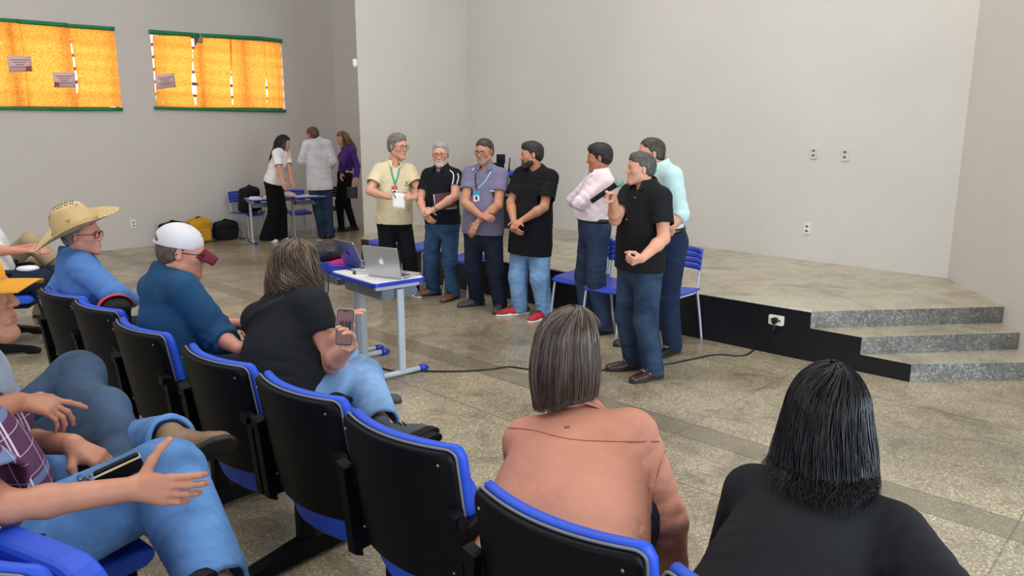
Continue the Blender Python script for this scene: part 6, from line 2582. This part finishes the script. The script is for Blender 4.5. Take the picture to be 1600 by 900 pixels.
p.shirt(M_tee2, 0.24, -0.06, 0.014, 0.012, sl_r=(0.076, 0.082), seed=131, folds=1.3, neck=0.064)
p.trousers(M_jean2, 0.05, 0.010, seed=22)
p.shoes(mat('grey_canvas', (70, 74, 76), rough=0.8), M_soled)
p.ribbon([(374, 532), (382, 512), (398, 492), (420, 478), (446, 467)], 0.038, cloth('dark_strap', (44, 48, 54), bump=0.2), 'bag_strap', 0.004, None, 12)
ph_c = atd(538.5, 511.5, p.Wr[1][1] - 0.09)
ex = nrm(atd(549, 483, ph_c[1]) - atd(529, 482, ph_c[1]))
toC = nrm(CAM - ph_c)
ey = nrm(np.cross(toC, ex))
ex = nrm(np.cross(ey, toC))
e = empty('phone', ph_c, 'phone with a lit screen held up by the person in the black T-shirt', 'phone')
MB().prism(rrect(0.074, 0.155, 0.013), 0.011, (0, 0, 0), ex, ey).build('case', mat('phone_case_pale', (196, 190, 190), rough=0.4), e)
MB().prism(rrect(0.070, 0.151, 0.012), 0.003, toC * 0.0055, ex, ey).build('black_rim', M_key, e)
n = NT('phone_picture')
n.b.inputs['Base Color'].default_value = (0.02, 0.015, 0.015, 1)
n.b.inputs['Emission Color'].default_value = (*s2l((120, 84, 84)), 1)
n.b.inputs['Emission Strength'].default_value = 0.9
n.b.inputs['Roughness'].default_value = 0.15
M_pic = n.m
sc_ = MB().prism(rrect(0.064, 0.140, 0.008), 0.001, toC * 0.0075, ex, ey).build('screen', M_pic, e)
for k_, (x_, h_) in enumerate(((-0.018, 0.030), (-0.008, 0.034), (0.004, 0.036), (0.014, 0.030), (0.022, 0.040))):
    MB().prism([(-0.004, -0.5 * h_), (0.004, -0.5 * h_), (0.0045, 0.2 * h_), (0.002, 0.5 * h_), (-0.002, 0.5 * h_), (-0.0045, 0.2 * h_)], 0.0006, toC * 0.0084 + ex * x_ + ey * 0.012, ex, ey).build('screen_figure', M_key, sc_)
MB().prism(rrect(0.022, 0.006, 0.0028), 0.0006, toC * 0.0084 + ey * 0.066, ex, ey).build('camera_slot', M_key, sc_)

# salmon blouse ---------------------------------------------------------------
M_salmon = cloth('salmon_cotton', (198, 140, 118), var=0.07, bump=0.6, bs=16)
M_brunette = strandmat('straight_hair_brunette', [(0.0, (46, 37, 32)), (0.5, (76, 63, 54)), (0.8, (108, 93, 81)), (1.0, (156, 139, 123))], 0.32, 0.6)
Pc = seat_of(chG, 0.30)
Nb = reach(908, 664, Pc, 0.53, False)
Pc = under(Pc, Nb, 137) + frame(137)[0] * 0.13
Nb = reach(908, 664, Pc, 0.53, False)
p = Human('woman in a salmon blouse with long brown hair seen from behind', Pc[1], Pc, Nb, 137, head=(0, 0, 0), hyaw=128, hpitch=-4, fem=True, g=1.36, belly=0.4, tone=(214, 162, 142), h=0.004, hs=1.0, sw=0.185)
p.Hc = atd(893, 536, Nb[1] + 0.03)
p.arm(1, (1042, 842), (1056, 905), True, False, hd=(0.6, 0.7, -0.2), hn=(0, 0, -1), clear=False)
p.arm(-1, p.Nb - p.r * 0.20 - UP * 0.29 + p.f * 0.16, p.Nb - p.r * 0.14 - UP * 0.36 + p.f * 0.30, hd=(0.6, 0.7, -0.2), hn=(0, 0, -1), clear=False)
F_ = frame(152)
for sd in (1, -1):
    p.leg(sd, Pc + F_[1] * 0.43 + F_[0] * 0.12 * sd, Pc + F_[1] * 0.46 + F_[0] * 0.12 * sd - UP * 0.46, 137)
p.build()
p.face((70, 54, 46))
p.hull_hair(M_brunette, lambda ph: 0.245 - 0.02 * math.cos(ph), [(0, 1.12), (0.06, 1.22), (0.12, 1.24), (0.2, 1.14), (0.26, 1.04)], 3400, phm=112, push=0.028, a=0.092, b=0.116, c=0.122, wave=0.002, wfreq=0.8, r=0.0011, seg=20, seed=12, zjit=0.02, spread=0.008, part_x=0.012)
p.shirt(M_salmon, 0.97, -0.10, 0.014, 0.034, sl_r=(0.072, 0.066), cuff=0.046, seed=141, folds=2.4, neck=0.060)
M_seam = cloth('salmon_stitching', (146, 88, 66), bump=0.1)
p.collar(M_salmon, 0.4, 0.03, 0.080, 0.074, 0.03, flare=0.050, lift=-0.022, drop=-0.018, thick=0.007, seam=M_seam)
p.ribbon([(783, 668), (830, 672), (890, 686), (960, 690), (1030, 690)], 0.0035, M_seam, 'yoke_seam', 0.001)
p.trousers(M_jean3, 0.06, 0.006, seed=23)
p.shoes(M_darkbrown, M_soled)
p.ribbon([(1040, 700), (1030, 730), (1022, 765), (1019, 800)], 0.0035, M_seam, 'sleeve_seam', 0.001)
c = p.onshirt(886, 668, 0.004)
p.mb('metal_badge', MB().prism([(0.0, -0.009), (0.008, 0.0), (0.007, 0.006), (0.0, 0.003), (-0.007, 0.006), (-0.008, 0.0)], 0.003, c, nrm(np.cross(UP, nrm(CAM - c))), UP), M_watch)

# black jacket -------------------------------------------------------------------
M_jacket = cloth('black_jacket_fabric', (28, 30, 34), var=0.06, bump=0.2, bs=14)
M_jet = strandmat('wavy_hair_jet_black', [(0.0, (5, 5, 6)), (0.6, (11, 10, 12)), (1.0, (26, 25, 29))], 0.34, 0.45)
Pc = seat_of(chH, 0.27)
Nb = reach(1294, 775, Pc, 0.55, False)
Pc = under(Pc, Nb, 141)
Nb = reach(1294, 775, Pc, 0.55, False)
p = Human('woman in a black jacket with long black wavy hair at the lower right', Pc[1], Pc, Nb, 141, head=(0, 0, 0), hyaw=156, hpitch=-4, fem=True, g=1.2, belly=0.3, tone=(206, 154, 132), h=0.004, hs=1.0, sw=0.190)
p.Hc = atd(1294, 640, Nb[1] + 0.03)
p.arm(1, (1490, 960), p.Nb + p.r * 0.16 - UP * 0.36 + p.f * 0.3, True, False, hd=(0.3, 0.9, -0.2), hn=(0, 0, -1), clear=False)
p.arm(-1, p.Nb - p.r * 0.27 - UP * 0.30 + p.f * 0.03, p.Nb - p.r * 0.16 - UP * 0.36 + p.f * 0.28, hd=(0.3, 0.9, -0.2), hn=(0, 0, -1), clear=False)
F_ = frame(145)
for sd in (1, -1):
    p.leg(sd, Pc + F_[1] * 0.43 + F_[0] * 0.12 * sd, Pc + F_[1] * 0.46 + F_[0] * 0.12 * sd - UP * 0.46, 145)
p.build()
p.face((30, 24, 22))
p.hull_hair(M_jet, lambda ph: 0.268 + 0.085 * math.sin(ph + 0.2), [(0, 1.10), (0.08, 1.26), (0.16, 1.40), (0.22, 1.46), (0.30, 1.5), (0.4, 1.5)], 3400, phm=118, push=0.032, a=0.092, b=0.112, c=0.122, wave=0.011, wfreq=1.4, r=0.0011, seg=24, seed=15, zjit=0.05, spread=0.012, back=0.0)
p.shirt(M_jacket, 0.97, -0.10, 0.018, 0.014, sl_r=(0.074, 0.070), cuff=0.05, seed=151, folds=1.0, neck=0.056)
p.trousers(M_blackjean, 0.06, 0.006, seed=24)
p.shoes(M_blackshoe, M_soled)

# ------------------------------------------------------------------ left edge: yellow cap
M_skirt = cloth('light_shirt_cotton', (150, 160, 176), bump=0.3)
M_jean7 = denim('denim_grey_blue', (56, 76, 100), 0.4)
Pc = seat_of(chN, 0.12, 0.545)
F_ = frame(118)
p = Human('man in a mustard yellow cap cut by the left frame edge, hand on his jeans', Pc[1], Pc, Pc + UP * 0.53 - F_[1] * 0.05, 122, head=(0, 0, 0), hyaw=98, hpitch=6, tone=(176, 126, 102), h=0.0036, hs=1.2, belly=0.3, sc=1.14, ag=0.85)
p.Hc = atd(-56, 464, p.Nb[1] + 0.03)
p.Nb = p.Hc - UP * 0.20 - F_[1] * 0.02
p.u = nrm(p.Nb - p.Pc)
p.r = nrm(p.r - p.u * (p.r @ p.u))
p.f = np.cross(p.u, p.r)
p.L = np.linalg.norm(p.Nb - p.Pc)
shc = p.Nb - p.u * 0.072
p.Sh = {1: shc + p.r * p.sw, -1: shc - p.r * p.sw}
p.leg(1, (196, 622), (212, 770), 122, False, True)
p.leg(-1, (128, 582), (150, 720), 118, False, True)
n_ = V3(0, 0.2, -1)
p.arm(1, (-70, 665), (26, 628), True, False, hd=(118, 640), hn=(-0.1, 0.35, -0.9), clear=False, curl=((0.15, 0.15, 0.1), (0.5, 0.5, 0.3), (0.6, 0.6, 0.35), (0.6, 0.6, 0.4)), spread=0.5)
p.arm(-1, p.Sh[-1] + F_[1] * 0.1 - UP * 0.26, p.Sh[-1] + F_[1] * 0.32 - UP * 0.32, hd=F_[1] - UP * 0.2, hn=-UP, clear=False)
p.build()
p.face((90, 70, 60)).hair_short(M_hairg, 0.004, 0.0, 0.0, 0.003, capz=0.05)
baseball_cap(p, M_capy, M_capy, False, vis=0.088, droop=0.25, vw=0.078)
p.shirt(M_skirt, 0.34, -0.08, 0.012, 0.010, seed=161)
p.trousers(M_jean7, 0.06, 0.004, seed=25)
p.shoes(M_darkbrown, M_soled)
fd = p.Wr[1] + nrm(p.Hd[1]) * 0.1
ring_c = fd + np.cross(nrm(p.Hd[1]), nrm(p.Hn[1])) * -0.012 + nrm(p.Hn[1]) * 0.006

# plaid shirt ---------------------------------------------------------------
def plaid(p):
    n = NT('purple_plaid')
    tc = n.new('ShaderNodeTexCoord')

    def axis(v):
        d = n.new('ShaderNodeVectorMath', _operation='DOT_PRODUCT')
        n.ln(tc, 'Object', d, 0)
        d.inputs[1].default_value = tuple(v)
        return (d, 'Value')

    def lines(a, period, half, off=0.0):
        q = n.math('ADD', a, off + 50 * period)
        m = n.math('MODULO', (q, 0), period)
        d = n.math('ABSOLUTE', (n.math('SUBTRACT', (m, 0), period / 2), 0))
        return n.math('LESS_THAN', (d, 0), half)
    base = n.ramp(n.noise(n.coord(), 8, 3), 0, [(0.3, s2l((78, 46, 74))), (0.7, s2l((96, 60, 90)))])
    A, B = axis(nrm(p.u + p.f * 0.15)), axis(nrm(p.f * 0.95 - p.r * 0.3))
    out = base
    for a, per, hw, off, col, k in ((A, 0.19, 0.011, 0.05, (112, 138, 178), 0.7), (B, 0.12, 0.0034, 0.0, (222, 204, 222), 0.9), (B, 0.12, 0.0026, 0.012, (206, 180, 206), 0.8), (A, 0.062, 0.0011, 0.01, (206, 186, 206), 0.85), (B, 0.060, 0.0011, 0.03, (206, 186, 206), 0.75)):
        m = lines(a, per, hw, off)
        out = n.mix((n.math('MULTIPLY', (m, 0), k), 0), (out, 2 if out is not base else 0), s2l(col))
    n.ln(out, 2, n.b, 'Base Color')
    n.b.inputs['Roughness'].default_value = 0.85
    n.b.inputs['Specular IOR Level'].default_value = 0.2
    n.bump(n.noise(n.coord(), 22, 3, 0.5, 0.6), 0, 0.4, 0.008)
    return n.m


Pc = seat_of(chM, 0.14, 0.55)
F_ = frame(124)
Nb = Pc + UP * 0.52 - F_[1] * 0.12 - F_[0] * 0.02
p = Human('man in a purple plaid shirt and blue jeans with one boot over his knee', Pc[1], Pc, Nb, 122, head=(0, 0, 0), hyaw=120, hpitch=0, tone=(188, 136, 112), h=0.0034, belly=0.55, g=1.2, ag=0.74, sw=0.185, sc=1.18)
p.Hc = p.Nb + UP * 0.175 + F_[1] * 0.02
p.leg(1, (284, 735), (345, 925), 126, False, True)
p.An[-1] = atd(272, 686, p.Kn[1][1] + 0.17)
p.Kn[-1] = ik(p.Hip[-1], p.An[-1], 0.50, 0.48, nrm(-F_[0] * 1.0 - UP * 0.15 + F_[1] * 0.5))
p.toe[-1] = nrm(atd(340, 664, p.Kn[1][1] + 0.22) - p.An[-1])
p.arm(1, atd(12, 792, p.Sh[1][1] - 0.10), atd(203, 764, p.Kn[1][1] - 0.27), hd=nrm(atd(290, 766, p.Kn[1][1] - 0.25) - atd(203, 764, p.Kn[1][1] - 0.27)), hn=(0, 0, -1), clear=False)
kc = p.Kn[1]
hc = p.Wr[1] + nrm(p.Hd[1]) * 0.09
p.Hn[1] = nrm(kc - hc + F_[1] * 0.02)
p.hkw[1] = dict(curl=((0.25, 0.45, 0.4), (0.3, 0.5, 0.45), (0.35, 0.55, 0.45), (0.4, 0.6, 0.45)), spread=0.3, thumb=((0.35, 0.95, 0.1), (0.45, 0.85, 0.15), (0.6, 0.75, 0.2)))
p.fup[-1] = nrm(UP * 0.6 - F_[0] * 0.8)
p.arm(-1, (30, 690), (112, 694), False, True, hd=(165, 722), hn=(0.1, 0.1, -1), clear=False)
p.build()
p.face((60, 50, 44)).hair_short(M_hairdb)
p.shirt(plaid(p), 0.43, -0.10, 0.014, 0.016, sl_r=(0.074, 0.078), seed=171, folds=1.5)
p.collar(M_purple, 0.45, 0.03)
p.trousers(M_jean6, 0.08, 0.012, seed=26, hemz=0.05, knee=0.084, calf=0.066)
p.shoes(mat('tan_boot_leather', (126, 98, 72), rough=0.6, var=0.2, nscale=10), M_soled, 0.215, up={-1: nrm(UP * 0.6 - F_[0] * 0.8)}, laces=False)
bc = atd(186, 735, p.Wr[1][1] + 0.07)
e = empty('phone', bc, 'phone in a black belt holder on the lap of the plaid shirt man', 'phone')
a1 = nrm(atd(208, 727, bc[1] + 0.02) - atd(165, 747, bc[1] - 0.02))
a3 = nrm(np.cross(a1, nrm(UP - a1 * a1[2])))
a2 = np.cross(a3, a1)
MB().prism(rrect(0.125, 0.05, 0.010), 0.022, (0, 0, 0), a1, a2).build('holder', M_blackp, e)
MB().prism(rrect(0.128, 0.006, 0.0025), 0.024, a2 * 0.016, a1, a2).build('phone_edge', mat('phone_edge_cream', (226, 210, 170), rough=0.3), e)
kc_ = atd(128, 748, p.Wr[1][1] + 0.05)
e = empty('key_bunch', kc_, 'small bunch of metal keys at the belt of the plaid shirt man', 'keys')
for k_ in range(4):
    d_ = nrm(V3(0.6 * math.cos(k_ * 1.1), 0.3, -0.3 + 0.3 * math.sin(k_ * 1.7)))
    MB().tube([d_ * 0.004, d_ * 0.018], [0.008, 0.007], 8, flat=(1, 0.3)).tube([d_ * 0.018, d_ * 0.048], 0.0028, 6).build('key', M_watch, e)
MB().tube([V3(0.012 * math.cos(t), 0, 0.012 * math.sin(t)) for t in np.linspace(0, 6.28, 15)], 0.0018, 6, False).build('key_ring', M_watch, e)

# far left section: white T-shirt and khaki neighbours -------------------------
Pc = seat_of(chP, 0.18, 0.56)
F_ = frame(95)
p = Human('person in a white T-shirt and navy jeans seated at the left frame edge', Pc[1], Pc, Pc + UP * 0.52 - F_[1] * 0.20, 98, head=(0, 0, 0), hyaw=95, tone=(196, 138, 116), h=0.0055, belly=0.6, g=1.1)
p.Hc = p.Nb + UP * 0.17 + F_[1] * 0.03
p.leg(1, Pc + F_[1] * 0.44 + F_[0] * 0.1 + UP * 0.02, Pc + F_[1] * 0.52 + F_[0] * 0.1 - UP * 0.46, 95)
p.leg(-1, Pc + F_[1] * 0.44 - F_[0] * 0.1 + UP * 0.02, Pc + F_[1] * 0.52 - F_[0] * 0.1 - UP * 0.46, 95)
p.arm(1, (-18, 392), (35, 392), True, True, hd=(58, 389), hn=(0, 0.4, -0.8), clear=False)
p.arm(-1, p.Sh[-1] - UP * 0.26 + F_[1] * 0.06, p.Wr[1] + V3(0.03, 0.12, 0.02), hd=(0.8, -0.3, 0), hn=(0, -0.3, -1), clear=False)
p.build()
p.face().glasses()
p.hair_short(M_hairg)
p.shirt(M_white_t, 0.30, -0.06, 0.014, 0.012, seed=181)
p.trousers(M_jean3, 0.05, 0.006, seed=27)
p.shoes(M_darkbrown, M_soled)
cq = p.Kn[1] - F_[1] * 0.10 + UP * 0.10
o = blob('white_cloth', [('u', ell(cq, F_, (0.05, 0.09, 0.03)), 0), ('n', 0.006, 50, 4)], 0.006, M_white_s)
tag(o, 'crumpled white cloth lying on the navy jeans knee', 'cloth')
chQ = theatre_chair('blue seat beyond the navy jeans at the left frame edge', np.array(chP.location) + V3(-0.34, 0.66, 0), math.radians(-80), leg=True)
Pc = seat_of(chQ, 0.16, 0.56)
M_khaki = cloth('khaki_cotton', (164, 146, 114), bump=0.35)
p = Human('person in khaki trousers with a raised knee at the left frame edge', Pc[1], Pc, Pc + UP * 0.52 - F_[1] * 0.22, 98, head=(0, 0, 0), hyaw=95, tone=(196, 138, 116), h=0.0055)
p.Hc = p.Nb + UP * 0.17 + F_[1] * 0.03
kn = atd(48, 378, Pc[1] - 0.1)
p.leg(1, kn, atd(82, 410, Pc[1] - 0.05), 95)
p.leg(-1, Pc + F_[1] * 0.44 - F_[0] * 0.1 + UP * 0.0, at(66, 482, 0.085), 95)
p.arm(1, p.Sh[1] - UP * 0.26 + F_[1] * 0.04, p.Sh[1] - UP * 0.30 + F_[1] * 0.28, hd=(0.8, 0.2, -0.2), hn=(0, 0, -1), clear=False)
p.arm(-1, p.Sh[-1] - UP * 0.26 + F_[1] * 0.04, p.Sh[-1] - UP * 0.30 + F_[1] * 0.28, hd=(0.8, -0.2, -0.2), hn=(0, 0, -1), clear=False)
p.build()
p.face().hair_short(M_hairdb)
p.shirt(M_white_s, 0.30, -0.06, 0.014, 0.012, seed=191)
p.trousers(M_khaki, 0.05, 0.004, seed=28)
p.shoes(mat('olive_suede', (112, 100, 76), rough=0.8), M_soled)
